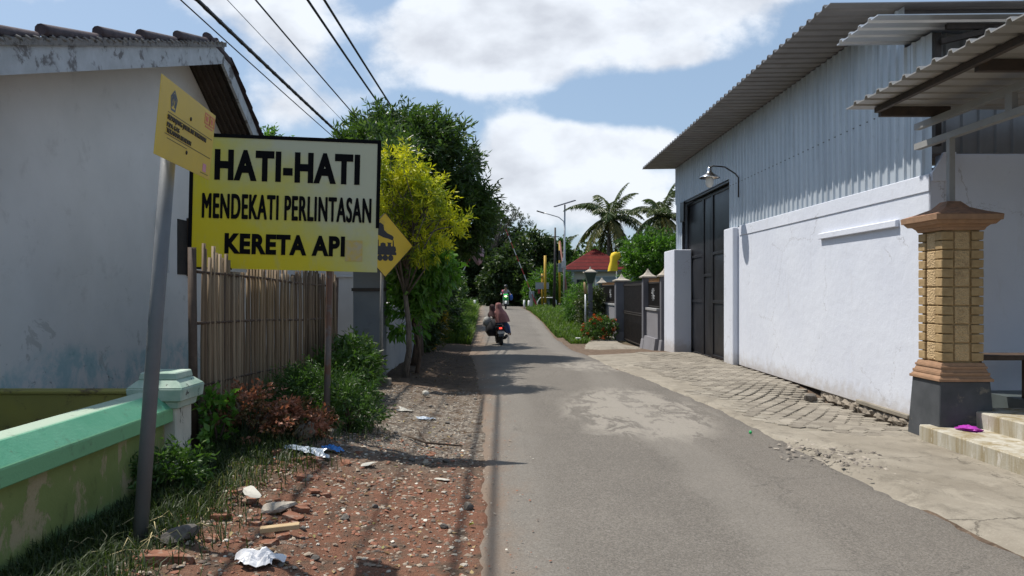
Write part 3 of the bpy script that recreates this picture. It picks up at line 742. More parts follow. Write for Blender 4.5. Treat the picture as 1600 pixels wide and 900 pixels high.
# ------------------------------------------------------------ old white house at the left
HX = -4.6
hs = thing('old_house', 'old whitewashed house with a tiled gable roof and peeling white barge boards', 'house', (HX, 6, .15))
PY, PZ = 10.6, 5.12     # ridge
def rake(y): return PZ - .327 * (PY - y) if y < PY else PZ - .60 * (y - PY)
m = MB()
ya, yb = 0.0, 14.2
m.prism([(ya, .0), (yb, .0), (yb, rake(yb) - .1), (PY, PZ - .1), (ya, rake(ya) - .1)], 'x', HX - .18, HX)
def wallfn(t, b):
    p = t.pos(); X, Y, Z = t.xyz(p); n1 = t.noise(p, .7, 6, .6); n2 = t.noise(p, 3.0, 7, .7, .3); n3 = t.noise(p, 70, 3, .6)
    c = t.mix(t.ramp(n1, [(.3, 0), (.7, 1)]), (.60, .575, .545), (.72, .69, .66))
    c = t.mix(t.m('MULTIPLY', t.step(n2, .56, .70), .3), c, (.42, .39, .36))
    pe = t.m('MULTIPLY', t.step(t.noise(p, 2.4, 9, .75, .6), .60, .615), t.step(Z, 2.4, .9)); c = t.mix(t.m('MULTIPLY', pe, .5), c, (.34, .32, .29))
    dt = t.m('MULTIPLY', t.step(t.vor(p, 1.3), .035, .02), .8); c = t.mix(dt, c, (.06, .05, .05))
    bl = t.m('MULTIPLY', t.step(t.m('ADD', Z, t.m('MULTIPLY', t.m('SUBTRACT', n1, .5), 1.3)), 1.02, .72), t.step(n2, .42, .6))
    c = t.mix(t.m('MULTIPLY', bl, .55), c, (.16, .40, .44))
    bk = t.m('MULTIPLY', t.step(Z, 1.3, .6), t.step(t.noise(p, 5.5, 9, .8, .5), .60, .66))
    c = t.mix(t.m('MULTIPLY', bk, .8), c, (.05, .05, .045))
    bump(t, b, t.m('ADD', n3, t.m('MULTIPLY', n2, 2)), .3, .006); return c
M_house = material('house_whitewash', wallfn, .9, spec=.2)
m.box(-12, HX - .19, yb - .18, yb, 0, 2.9)
m.build('wall', M_house, hs)
M_fasc = worn('peeling_board', (.50, .52, .54), (.38, .39, .40), 5, .8, dirt=(.10, .085, .08), dirt_amt=.8, bmp=.4, spots=.56)
RX = -4.0
m = MB(); m.prism([(-.5, rake(-.5) - .26), (PY, PZ - .26), (PY, PZ - .02), (-.5, rake(-.5) - .02)], 'x', RX - .04, RX); m.build('barge_board', M_fasc, hs)
m = MB(); m.prism([(PY + .02, PZ - .27), (PY + .02, PZ - .04), (15.2, rake(15.2) - .04), (15.2, rake(15.2) - .22)], 'x', RX - .06, RX - .02); m.build('barge_board', M_fasc, hs)
def tilefn(t, b):
    p = t.pos(); n = t.noise(p, 8, 6, .7); n2 = t.noise(p, 2, 4, .6); bump(t, b, n, .4, .01)
    return t.mix(t.ramp(n, [(.35, 0), (.7, 1)]), (.045, .033, .038), (.11, .085, .09))
M_tile = material('dark_clay_tile', tilefn, .8)
# roof covering: S-profile tiles with stepped courses
def roof_slope(y0, y1):
    V = []; nxx = 66; course = .30; L = abs(y1 - y0); nrow = int(L / course)
    rows = []
    for j in range(nrow + 1):
        f = j * course
        for e in (0, 1):
            rows.append((f - (.0 if e == 0 else .0), .055 if e == 0 else 0.0))
    k = 0; prof = [(i * .04) for i in range(int(7.9 / .04))]
    Vs = []; 
    for j in range(nrow):
        for e, lift in ((0, .05), (1, .012)):
            yv = y0 + (y1 - y0) * (j * course + e * course) / L
            for u in prof:
                s_ = .022 * math.sin(u * 2 * math.pi / .24)
                Vs.append((RX + .03 - u, yv, rake(yv) + .0 + lift + s_))
    n = len(prof); r = nrow * 2
    V = np.array(Vs); I, J = np.meshgrid(np.arange(n - 1), np.arange(r - 1)); a0 = (J * n + I).ravel()
    return V, np.stack([a0, a0 + 1, a0 + n + 1, a0 + n], 1)
V1, F1 = roof_slope(-.6, PY); V2, F2 = roof_slope(15.3, PY)
rf = np_mesh('roof', np.vstack([V1, V2]), np.vstack([F1, F2 + len(V1)]), M_tile, hs)
m = MB(); m.prism([(-.6, rake(-.6) - .05), (PY, PZ - .05), (15.25, rake(15.25) - .05), (15.25, rake(15.25) - .02), (PY, PZ - .02), (-.6, rake(-.6) - .02)], 'x', -12, RX - .065)
M_soff = worn('sooty_soffit', (.06, .048, .042), (.09, .07, .06), 4, .85)
m.build('roof_deck', M_soff, rf)
m = MB()    # ribs seen under the far slope
for i in range(6):
    xv = RX - .12 - i * .09
    m.bar((xv, PY + .05, PZ - .075), (xv, 15.2, rake(15.2) - .075), .035, .05)
    m.bar((xv, .0, rake(0) - .075), (xv, PY - .05, PZ - .075), .035, .05)
m.build('soffit_batten', M_soff, hs)
m = MB(); m.prism([(-.5, rake(-.5) - .02), (PY, PZ - .02), (PY, PZ + .045), (-.5, rake(-.5) + .05)], 'x', RX - .02, RX + .03)
for k in range(90):     # ragged mortar edge
    yv = -.4 + k * .122; m.ball((RX + .02, yv, rake(yv) + .04), (.025, .06, .02), 6, 4, .4)
M_mort = worn('lichen_mortar', (.26, .24, .225), (.16, .15, .14), 18, .95, dirt=(.06, .055, .05), dirt_amt=.8, bmp=.6, spots=.55)
m.build('verge_mortar', M_mort, hs)
rs = random.Random(4); yv = -.4      # verge cap tiles, each lapping over the next
while yv < PY - .3:
    L = rs.uniform(.74, .92)
    m = MB(); z0 = rake(yv) + .07 + rs.uniform(-.006, .012); z1 = rake(yv + L) + .055
    pts = [(RX - .03, yv - .03, z0 + .045), (RX - .03, yv + .02, z0 + .05), (RX - .03, yv + L, z1 + .0)]
    m.tube(pts, [.052, .058, .046], 10); m.build('ridge_tile', M_tile, rf); yv += L * (1.0 if rs.random() < .8 else 1.12)
m = MB(); m.tube([(RX - .1, PY, PZ + .02), (-8, PY, PZ + .04), (-11.8, PY, PZ + .04)], .09, 10); m.build('ridge_cap', M_tile, rf)
# window with two open shutters
wn = MB(); wn.box(HX - .1, HX + .012, 9.84, 10.12, 1.86, 2.66); wf = wn.build('window', M_iron, hs)
wn = MB(); wn.box(HX - .1, HX + .012, 10.42, 10.72, 1.84, 2.62); wf2 = wn.build('window', M_iron, hs)
m = MB(); m.box(HX, HX + .16, 9.80, 9.835, 1.84, 2.68); m.build('shutter', M_oldwhite, wf)
m = MB(); m.box(HX, HX + .10, 10.725, 10.76, 1.82, 2.66); m.build('shutter', M_dw, wf2)
m = MB(); m.box(HX + .0, HX + .03, 9.80, 10.16, 2.665, 2.70); m.build('lintel', M_dw, wf)

# low yellow wall behind the green one
m = MB(); m.box(-4.58, -2.84, 6.56, 6.72, .05, .69); m.box(-4.58, -2.84, 6.54, 6.74, .69, .715)
yw = m.build('low_wall', worn('flaking_yellow_paint', (.34, .30, .075), (.28, .26, .08), 4, .9, dirt=(.10, .065, .045), dirt_amt=.9, bmp=.4, spots=.57), None, bevel=.004)
tag(yw, 'low yellow wall with flaking paint in front of the old white house', 'wall')

# green garden wall with a pale pillar
GX = -2.6
def greenfn(t, b):
    p = t.pos(); X, Y, Z = t.xyz(p); n1 = t.noise(p, 1.6, 6, .6); n2 = t.noise(t.scale(p, 1, 1, .6), 3.2, 8, .7, .4); n3 = t.noise(p, 60, 3, .6)
    c = t.mix(t.ramp(n1, [(.3, 0), (.7, 1)]), (.17, .21, .065), (.25, .29, .10))
    c = t.mix(t.step(t.m('ADD', Z, t.m('MULTIPLY', n1, .2)), .32, .20), c, (.18, .36, .18))
    pe = t.m('MULTIPLY', t.step(n2, .50, .56), t.step(t.m('ABSOLUTE', t.m('SUBTRACT', Z, .40)), .24, .12))
    c = t.mix(t.m('MULTIPLY', pe, .85), c, t.mix(n3, (.36, .27, .16), (.48, .38, .25)))
    c = t.mix(t.m('MULTIPLY', t.step(n2, .40, .30), .5), c, (.09, .10, .04))
    bump(t, b, t.m('ADD', n3, t.m('MULTIPLY', pe, -2)), .35, .006); return c
M_green = material('peeling_green_paint', greenfn, .85, spec=.2)
def copefn(t, b):
    p = t.pos(); X, Y, Z = t.xyz(p); n1 = t.noise(p, 3, 6, .65); n3 = t.noise(p, 60, 3, .6)
    c = t.mix(t.ramp(n1, [(.3, 0), (.7, 1)]), (.09, .33, .20), (.16, .42, .27))
    c = t.mix(t.m('MULTIPLY', t.step(Z, .715, .70), .8), c, (.20, .42, .20))
    c = t.mix(t.m('MULTIPLY', t.step(Z, .815, .825), .75), c, (.44, .48, .40))
    c = t.mix(t.m('MULTIPLY', t.step(t.noise(p, 5, 9, .8, .1), .54, .66), .5), c, (.10, .11, .08))
    bump(t, b, n3, .3, .005); return c
M_cope = material('turquoise_coping_paint', copefn, .7, spec=.3)
gw = thing('garden_wall', 'low garden wall in peeling green paint with a turquoise coping, bottom left', 'wall', (GX, 3, .1))
m = MB(); m.box(GX - .2, GX, -.5, 5.68, .0, .62); m.build('wall', M_green, gw)
m = MB(); m.prism([(GX - .30, .60), (GX + .065, .60), (GX + .065, .70), (GX - .04, .82), (GX - .16, .835), (GX - .30, .70)], 'y', -.5, 5.70); m.build('coping', M_cope, gw, bevel=.006)
gp = thing('garden_pillar', 'stout flaking white pillar with a mossy cap ending the green garden wall', 'pillar', (-2.65, 5.81, .1))
def chipfn(t, b):
    p = t.pos(); n = t.noise(t.scale(p, 1, 1, .5), 6, 9, .78, .4); n2 = t.noise(p, 4, 4, .6)
    c = t.mix(t.ramp(n2, [(.35, 0), (.65, 1)]), (.60, .57, .48), (.46, .45, .38))
    c = t.mix(t.step(n, .575, .6), c, (.06, .055, .045)); bump(t, b, t.step(n, .575, .6), -.4, .004); return c
M_chip = material('chipped_white_paint', chipfn, .85)
def mossfn(t, b):
    p = t.pos(); n = t.noise(p, 9, 8, .75, .4); n2 = t.noise(p, 5, 4, .6)
    c = t.mix(t.ramp(n2, [(.38, 0), (.62, 1)]), (.44, .52, .44), (.28, .40, .32))
    c = t.mix(t.step(n, .60, .63), c, (.06, .06, .055)); bump(t, b, n, .4, .006); return c
M_moss = material('mossy_pale_paint', mossfn, .85)
pcx, pcy = -2.65, 5.81
m = MB(); m.box(pcx - .14, pcx + .14, pcy - .14, pcy + .14, -.0, .72); m.build('shaft', M_chip, gp, bevel=.01)
m = MB(); m.frustum(pcx, pcy, .70, .165, .76, .175); m.frustum(pcx, pcy, .76, .205, .86, .215); m.frustum(pcx, pcy, .86, .215, .92, .15); m.frustum(pcx, pcy, .92, .15, .975, .14)
m.build('cap', M_moss, gp, bevel=.008)

# ------------------------------------------------------------ lettering
def text_mesh(body, w_, h_, weight=.0, align=None):
    cu = bpy.data.curves.new('lettering', 'FONT'); cu.body = body; cu.size = 1; cu.offset = weight; cu.extrude = .002; cu.fill_mode = 'BOTH'; cu.space_character = 1.12 if weight > .02 or body[0] == 'M' else 1
    o = bpy.data.objects.new('tmp', cu); COL.objects.link(o)
    me = bpy.data.meshes.new_from_object(o.evaluated_get(bpy.context.evaluated_depsgraph_get()))
    bpy.data.objects.remove(o); bpy.data.curves.remove(cu)
    n = len(me.vertices); a = np.empty(n * 3, 'f'); me.vertices.foreach_get('co', a); a = a.reshape(-1, 3)
    lo, hi = a.min(0), a.max(0)
    a[:, 0] = (a[:, 0] - lo[0]) / (hi[0] - lo[0]) * w_; a[:, 1] = (a[:, 1] - lo[1]) / (hi[1] - lo[1]) * h_; a[:, 2] -= lo[2]
    me.vertices.foreach_set('co', a.ravel()); me.update(); return me
def place_text(body, parent, M, x, y, w_, h_, mat, weight=0, name='lettering'):
    """M maps board coordinates (right, up, out) to the world"""
    me = text_mesh(body, w_, h_, weight); me.transform(Matrix.Translation((x, y, .0005))); me.transform(M)
    me.materials.clear(); me.materials.append(mat); return mesh_obj(name, me, parent)
def board_matrix(org, right, up):
    r = Vector(right).normalized(); u = Vector(up); u = (u - r * u.dot(r)).normalized(); n = r.cross(u)
    return Matrix(((r.x, u.x, n.x, org[0]), (r.y, u.y, n.y, org[1]), (r.z, u.z, n.z, org[2]), (0, 0, 0, 1)))
def at(px, py, Y): return Vector(((px - 787) / 1155 * Y, Y, H + (455 - py) / 1155 * Y))
M_ink = plain('sign_black', (.006, .006, .007), .85, spec=.1)

# HATI-HATI warning board
SY = 7.3
org = at(293, 420, SY - .02); rt = at(591, 427.5, SY + .16) - org; up_ = at(297, 207, SY - .02) - org
hw, hh = rt.length, up_.length
pb = at(508, 672, 7.35); zb_ = gz(pb.x, 7.35)
hb = thing('warning_board', 'large faded yellow warning board with bold black lettering on a rusty post', 'sign', (pb.x, 7.38, zb_))
BM = board_matrix(org, rt, up_)
def boardfn(t, b):
    p = t.coord('Object'); X, Y, Z = t.xyz(p); n = t.noise(p, 1.6, 5, .6); n2 = t.noise(t.scale(p, 1, 1, .3), 9, 6, .7)
    f = t.m('ADD', t.m('MULTIPLY', X, .38), t.m('MULTIPLY', t.m('SUBTRACT', Z, 1.3), .42))
    f = t.m('ADD', t.m('ADD', f, .3), t.m('MULTIPLY', t.m('SUBTRACT', n, .5), .9))
    c = t.ramp(f, [(.0, (.68, .53, .012)), (.38, (.63, .53, .04)), (.62, (.54, .51, .17)), (.85, (.50, .50, .36))])
    c = t.mix(t.m('MULTIPLY', t.step(n2, .5, .75), .25), c, (.36, .36, .30))
    return c
M_board = material('faded_yellow_board', boardfn, .6, spec=.2)
m = MB(); m.box(.012, hw - .012, .012, hh - .012, -.018, 0); m.build('panel', M_board, hb, M=BM)
m = MB(); t_ = .035
m.box(0, hw, hh - t_, hh, -.02, .006); m.box(0, t_, 0, hh - t_, -.02, .006); m.box(hw - t_, hw, .34 * hh, hh - t_, -.02, .006)
m.box(t_, .42, 0, t_ * .6, -.02, .006); m.build('frame', M_ink, hb, M=BM)
def brd(px, py):   # picture position on the board's plane -> board coordinates
    u = (px - 293) / (591 - 293); ytop = 207.5 + (px - 293) * .042; ybot = 420 + (px - 293) * .025
    return u * hw, (ybot - py) / (ybot - ytop) * hh
for s_, x0, x1, yt, yb_ in (('HATI-HATI', 331, 558, 233, 281), ('MENDEKATI PERLINTASAN', 314, 577, 302, 340), ('KERETA API', 349, 537, 364, 396)):
    a = brd(x0, yb_); c = brd(x1, yb_ + 2); a2 = brd(x0, yt)
    wgt = .05 if s_[0] != 'M' else 0
    if s_[0] != 'M': place_text(s_, hb, BM, a[0], a[1], c[0] - a[0], a2[1] - a[1], M_ink, wgt)
    else:      # heavy condensed line: the strokes are thickened by stacking slightly shifted layers
        me = text_mesh(s_, c[0] - a[0], a2[1] - a[1], 0); bm = bmesh.new()
        for q_, (ox, oy) in enumerate(((0, 0), (.0055, .003), (-.0055, .003), (.0055, -.003), (-.0055, -.003), (.0, .006), (0, -.006))):
            m2 = me.copy(); m2.transform(BM @ Matrix.Translation((a[0] + ox, a[1] + oy, .0005 + .0004 * q_))); bm.from_mesh(m2)
        me2 = bpy.data.meshes.new('lettering'); bm.to_mesh(me2); bm.free(); me2.materials.append(M_ink); mesh_obj('lettering', me2, hb)
a = brd(538, 408); c = brd(565, 376)
m = MB(); m.box(a[0], c[0], a[1], c[1], .001, .004); m.build('sticker', worn('faded_sticker', (.56, .40, .06), (.44, .38, .26), 14, .6), hb, M=BM)
m = MB(); ptop = at(515, 250, 7.45); m.tube([(pb.x, 7.40, zb_ - .1), (pb.x + .015, 7.41, 1.0), (ptop.x, 7.45, 1.75), (ptop.x, 7.45, 2.9)], .032, 12)
M_post = worn('rusting_grey_post', (.11, .10, .095), (.15, .13, .12), 5, .6, .2, dirt=(.14, .06, .03), dirt_amt=.7, spots=.52)
m.build('post', M_post, hb)
m = MB(); q0 = at(305, 250, 7.38); q1 = at(588, 262, 7.49); m.bar((q0.x, q0.y, q0.z), (q1.x, q1.y, q1.z), .035); q0 = at(305, 390, 7.38); q1 = at(588, 398, 7.49); m.bar(q0, q1, .035)
m.build('brace', M_post, hb)
m = MB(); m.box(pb.x - .1, pb.x + .1, 7.3, 7.5, zb_ - .1, zb_ + .06); m.build('footing', M_conc, hb, bevel=.02)

# pipeline marker on a leaning pole
zb_ = gz(-2.22, 4.5)
base = Vector((-2.20, 4.46, zb_)); 
ps = thing('pipeline_marker', 'small yellow gas pipeline notice on a leaning grey pole beside the green garden wall', 'sign', base)
tip = Vector((-1.99, 4.42, 2.58))
m = MB(); m.tube([base - Vector((0, 0, .1)), base.lerp(tip, .5), tip], .042, 16)
M_pole = worn('grey_painted_pole', (.16, .17, .18), (.13, .14, .15), 5, .55, .1, dirt=(.09, .08, .07), dirt_amt=.4)
m.build('post', M_pole, ps)
TL = at(253, 115, 3.88); BLc = at(241, 240, 3.88); TR = at(337, 181, 4.82)
PM = board_matrix(BLc, TR - TL, TL - BLc); pw = (TR - TL).length; phh = (TL - BLc).length
M_ysign = worn('dusty_yellow_sign', (.62, .44, .05), (.56, .40, .06), 5, .45, dirt=(.40, .30, .10), dirt_amt=.3, bmp=.05)
m = MB(); m.box(0, pw, 0, phh, -.004, 0); m.build('panel', M_ysign, ps, M=PM)
M_ink2 = plain('sign_ink_brown', (.05, .035, .02), .5); M_logo = plain('emblem_grey', (.07, .09, .11), .5); M_red = plain('sticker_red', (.62, .16, .08), .5); M_pink = plain('sticker_pink', (.62, .28, .34), .5)
m = MB(); m.box(.14 * pw, .965 * pw, .600 * phh, .609 * phh, .0005, .0015); m.build('rule_line', M_ink2, ps, M=PM)
m = MB(); m.box(.12 * pw, .965 * pw, .315 * phh, .324 * phh, .0005, .0015); m.build('rule_line', M_ink2, ps, M=PM)
place_text('SEPANJANG JALUR INI TERTANAM', ps, PM, .14 * pw, .49 * phh, .70 * pw, .085 * phh, M_ink2, .012)
place_text('PIPA GAS', ps, PM, .14 * pw, .415 * phh, .20 * pw, .06 * phh, M_ink2, .012)
place_text('TEKANAN RENDAH', ps, PM, .14 * pw, .34 * phh, .42 * pw, .06 * phh, M_ink2, .012)
m = MB()     # pentagon emblem with a torch-like figure
ex, ey, er = .215 * pw, .77 * phh, .125 * phh * 1.25
pent = [(ex + er * .86 * math.sin(2 * math.pi * k / 5), ey + er * math.cos(2 * math.pi * k / 5)) for k in range(5)]
inn = [(ex + er * .66 * math.sin(2 * math.pi * k / 5), ey + er * .77 * math.cos(2 * math.pi * k / 5)) for k in range(5)]
for k in range(5):
    a, b_, c, d_ = pent[k], pent[(k + 1) % 5], inn[(k + 1) % 5], inn[k]
    m.add([(p[0], p[1], .001) for p in (a, b_, c, d_)], [(0, 3, 2, 1)])
for k in range(14):
    a = 2 * math.pi * k / 14; cx, cy = ex + er * .42 * math.sin(a), ey + er * .5 * math.cos(a)
    if math.cos(a) > -.9: m.box(cx - .009, cx + .009, cy - .01, cy + .01, .0005, .001)
m.prism([(ex, ey + er * .42), (ex + er * .16, ey + .02), (ex + er * .05, ey - er * .35), (ex - er * .1, ey - er * .3), (ex - er * .16, ey + .02)], 'z', .0005, .0012)
m.build('emblem', M_logo, ps, M=PM)
m = MB()
for cx in (.835 * pw, .935 * pw):
    m.box(cx - .052, cx + .052, .78 * phh, .80 * phh, .0005, .0015); m.box(cx - .052, cx + .052, .92 * phh, .94 * phh, .0005, .0015); m.box(cx - .052, cx - .04, .80 * phh, .92 * phh, .0005, .0015); m.box(cx + .04, cx + .052, .80 * phh, .92 * phh, .0005, .0015)
    m.box(cx - .025, cx + .02, .82 * phh, .90 * phh, .0005, .0015)
m.box(.80 * pw, .96 * pw, .735 * phh, .755 * phh, .0005, .0015)
m.build('warning_mark', M_red, ps, M=PM)
m = MB(); m.box(.83 * pw, .90 * pw, .08 * phh, .2 * phh, .0005, .0015); m.build('sticker', M_pink, ps, M=PM)
m = MB(); m.box(.79 * pw, .95 * pw, .05 * phh, .058 * phh, .0005, .0015); m.build('fine_print_line', M_ink2, ps, M=PM)
m = MB(); m.box(.16 * pw, .5 * pw, .27 * phh, .277 * phh, .0005, .0015); m.build('fine_print_line', M_ink2, ps, M=PM)
for cx, cy in ((.52 * pw, .70 * phh), (.50 * pw, .22 * phh)):
    m = MB(); m.lathe([(.012, -.002), (.012, .004), (.005, .007)], 8, Matrix.Translation((cx, cy, 0))); m.build('bolt', M_iron, ps, M=PM)

# diamond train sign
dY = 12.0; dx_ = -2.0
zd = gz(dx_ + .03, dY)
ds = thing('train_warning_sign', 'yellow diamond sign with a black steam locomotive, right behind the big board', 'sign', (dx_ + .03, dY, zd))
DM = board_matrix(at(602, 433, dY - .05), (.70, .55, 0), (.0, 0, 1)); D = 1.04
M_ydia = worn('diamond_yellow', (.66, .44, .03), (.60, .41, .05), 4, .45, dirt=(.36, .26, .08), dirt_amt=.4, bmp=.05)
m = MB(); m.prism([(0, 0), (D / 2, D / 2), (0, D), (-D / 2, D / 2)], 'z', -.005, 0); m.build('panel', M_ydia, ds, M=DM)
m = MB(); e = .012
for a, b_ in (((0, 0), (D / 2, D / 2)), ((D / 2, D / 2), (0, D)), ((0, D), (-D / 2, D / 2)), ((-D / 2, D / 2), (0, 0))):
    m.bar((a[0], a[1], .0), (b_[0], b_[1], .0), .008, .014)
m.build('rim', M_iron, ds, M=DM)
M_dk = plain('locomotive_black', (.03, .03, .035), .5)
m = MB()     # boiler, cab, dome, funnel
m.prism([(-.24, .36), (.205, .36), (.205, .40), (.185, .41), (.20, .44), (.185, .50), (-.24, .50)], 'z', .001, .003)
m.prism([(-.24, .50), (-.24, .60), (-.12, .60), (-.12, .50)], 'z', .001, .003)
m.prism([(-.09, .50), (-.085, .545), (-.04, .56), (.005, .545), (.01, .50)], 'z', .001, .003)
m.prism([(.04, .50), (.05, .54), (.03, .56), (.12, .56), (.10, .54), (.11, .50)], 'z', .001, .003)
m.prism([(.135, .50), (.14, .60), (.155, .60), (.16, .50)], 'z', .001, .003)
m.build('locomotive', M_dk, ds, M=DM)
m = MB()
for cx in (-.19, -.095, .0, .10): m.prism([(cx + .05 * math.cos(a * math.pi / 6), .312 + .05 * math.sin(a * math.pi / 6)) for a in range(12)], 'z', .001, .003)
m.build('locomotive_wheel', M_dk, ds, M=DM)
m = MB(); m.prism([(.14, .60), (.155, .65), (.12, .68), (.04, .71), (-.02, .76), (-.03, .84), (-.09, .88), (-.16, .83), (-.17, .74), (-.13, .68), (-.03, .64), (.07, .62), (.125, .60)], 'z', .001, .003); m.build('smoke_plume', M_dk, ds, M=DM)
m = MB(); m.tube([(dx_ + .02, dY, zd - .1), (-1.985, dY - .0, 1.2), (-1.965, dY, 2.55)], .026, 10); m.build('post', worn('pale_grey_post', (.24, .235, .22), (.2, .19, .18), 5, .6, .1, dirt=(.1, .08, .06), dirt_amt=.5), ds)
m = MB(); m.box(dx_ - .12, dx_ + .17, dY - .14, dY + .1, zd - .1, zd + .085); m.build('footing', M_conc, ds, bevel=.015)

# ------------------------------------------------------------ bamboo fence
def bambfn(t, b):
    p = t.pos(); at_ = t.new('ShaderNodeAttribute', attribute_name='tint'); f = at_.outputs['Fac']; n = t.noise(t.scale(p, 1, 1, .1), 30, 4, .6)
    c = t.ramp(t.m('ADD', f, t.m('MULTIPLY', t.m('SUBTRACT', n, .5), .5)), [(.0, (.055, .035, .022)), (.35, (.14, .095, .058)), (.7, (.24, .175, .11)), (1, (.35, .27, .18))])
    bump(t, b, n, .4, .003); return c
M_bam = material('dry_bamboo', bambfn, .7)
FY0, FY1 = 6.5, 10.7
def FX(y): return -2.68 + (y - FY0) / (FY1 - FY0) * .25
fn = thing('bamboo_fence', 'tall weathered fence of dry upright bamboo slats behind the weeds, left of the big board', 'fence', (FX(8.5), 8.5, .2))
rs = random.Random(8); V = []; F = []; tt = []
def slat(x, y, z0, z1, w_, d_, lean, tv):
    b0 = len(V); n = 5
    for i in range(n):
        f = i / (n - 1); zz = z0 + (z1 - z0) * f; oy = y + lean * f + rs.uniform(-.006, .006); ox = x + rs.uniform(-.006, .006)
        ww = w_ * (1 - .15 * f)
        V.extend([(ox + d_, oy - ww / 2, zz), (ox + d_, oy + ww / 2, zz), (ox - d_, oy + ww / 2, zz), (ox - d_, oy - ww / 2, zz)])
        tt.extend([tv + rs.uniform(-.05, .05)] * 4)
    for i in range(n - 1):
        a = b0 + i * 4
        for k in range(4): F.append((a + k, a + (k + 1) % 4, a + 4 + (k + 1) % 4, a + 4 + k))
    F.append((b0 + (n - 1) * 4, b0 + (n - 1) * 4 + 1, b0 + (n - 1) * 4 + 2, b0 + (n - 1) * 4 + 3))
yv = FY0 + .08
while yv < FY1:
    dense = yv > 8.9; fx = FX(yv)
    if rs.random() > (.02 if dense else .07):
        top = 1.91 - (yv - FY0) * .02 + rs.uniform(-.09, .06)
        if yv < 7.1 and rs.random() < .5: top += rs.uniform(.0, .09)
        if 7.12 < yv < 7.55: top = min(top, 1.79)
        z0 = gz(fx, yv) + rs.uniform(-.02, .05)
        slat(fx + (rs.uniform(-.012, .012) if dense else rs.uniform(-.004, .004)), yv, z0, top, rs.uniform(.03, .042), (rs.uniform(.007, .012) if dense else rs.uniform(.010, .015)), rs.uniform(-.04, .04), rs.uniform(.25, .85) if not dense else rs.uniform(.1, .6))
    yv += rs.uniform(.046, .07) * (yv / 7) ** 1.4 if not dense else rs.uniform(.026, .038)
np_mesh('slats', np.array(V), np.array(F), M_bam, fn, np.array(tt))
for k, zz in enumerate((.72, 1.27, 1.72)):
    m = MB(); m.tube([(FX(6.5), 6.45, zz + .05), (FX(8), 8, zz + .02), (FX(9.3), 9.3, zz - .03), (FX(10.7), 10.7, zz - .05)], .014, 8); m.build('rail', M_dw, fn)
for (yy_, r_, zt) in ((6.42, .04, 1.98), (7.0, .022, 1.78), (8.9, .026, 1.8), (9.8, .022, 1.78), (10.74, .035, 1.8)):
    fx = FX(yy_); m = MB(); m.tube([(fx - .03 * (yy_ > 6.5), yy_, .0), (fx - .02, yy_ + .02, 1.0), (fx - .02 * (yy_ < 6.5), yy_, zt)], [r_, r_ * .95, r_ * .9], 9); m.build('post', M_dw, fn)

# white yard wall, dark grey gate post, low wall further on
m = MB(); m.box(-6.0, -3.0, 16.2, 16.4, -.1, 3.2); m.box(-5.2, -3.0, 16.16, 16.2, 1.90, 1.94)
o = m.build('yard_wall', M_oldwhite, None, bevel=.01); tag(o, 'tall whitewashed wall seen between the bamboo fence and the grey gate post', 'wall')
gpz = thing('gate_post', 'broad slate-grey painted gate post behind the diamond train sign', 'pillar', (-2.3, 12.6, 0))
M_slate = worn('slate_grey_paint', (.15, .17, .185), (.12, .135, .15), 2, .7, dirt=(.07, .07, .065), dirt_amt=.4)
m = MB(); m.box(-2.56, -2.06, 12.55, 13.0, -.1, 1.62); m.box(-2.56, -2.06, 12.55, 13.0, 1.64, 2.5); m.build('shaft', M_slate, gpz, bevel=.01)
m = MB(); m.box(-2.58, -2.04, 12.53, 13.02, 1.60, 1.655); m.build('groove_band', M_iron, gpz)
m = MB(); m.box(-2.6, -2.0, 12.5, 13.05, 2.5, 2.6); m.build('cap', M_slate, gpz, bevel=.01)
lw = thing('low_yard_wall', 'low grimy white wall running back from the grey gate post behind the trees', 'wall', (-2.2, 16, 0))
m = MB(); m.box(-2.30, -2.14, 13.02, 18.7, -.4, 1.30); m.build('wall', worn('grimy_wall_paint', (.34, .36, .37), (.26, .28, .29), 1.5, .9, dirt=(.13, .12, .10), dirt_amt=.5), lw)
m = MB(); m.box(-2.32, -2.12, 13.02, 18.72, 1.30, 1.38); m.build('coping', M_oldwhite, lw, bevel=.01)
m = MB(); m.box(-2.36, -2.08, 16.6, 17.0, -.1, 1.55); m.build('pier', M_slate, lw, bevel=.01)

# ------------------------------------------------------------ overhead cables
M_cab = plain('cable_black', (.012, .012, .013), .6); M_cab2 = plain('cable_grey', (.10, .105, .11), .5)
CZ = [('thick twisted black overhead cable, lowest and heaviest of the lines', -4.0, 5.40, .034, M_cab, 1),
      ('thin black overhead wire running just under the thick cable', -4.02, 5.22, .009, M_cab, 0),
      ('thin grey overhead wire beside the thick cable', -3.9, 5.32, .006, M_cab2, 0),
      ('thin black overhead wire midway across the sky above the board', -3.62, 5.85, .013, M_cab, 0),
      ('faint grey overhead wire between the thick cable and the next black wire', -3.75, 5.55, .005, M_cab2, 0),
      ('left one of the two black overhead wires that run close together', -3.5, 6.80, .024, M_cab, 0),
      ('right one of the two black overhead wires that run close together', -3.5, 7.28, .026, M_cab, 0)]
PE = -3.72; PYY = 38.0; zpole = gz(-3.8, PYY)
for lab, cx, cz, r_, mt, tw in CZ:
    m = MB(); pts = []
    for i in range(61):
        yv = -14 + (PYY + 14) * i / 60; sg = .45 * ((yv - 12) / 26) ** 2
        pts.append((cx, yv, cz + sg))
    m.tube(pts, r_ if not tw else r_ * .8, 6)
    if tw:
        for ph in (0, math.pi):
            m.tube([(cx + .02 * math.cos(i * 1.3 + ph), -14 + 52 * i / 300, cz + .45 * ((-14 + 52 * i / 300 - 12) / 26) ** 2 + .02 * math.sin(i * 1.3 + ph)) for i in range(301)], .015, 5)
    o = m.build('overhead_cable', mt); tag(o, lab, 'cable', 'overhead cables along the road')
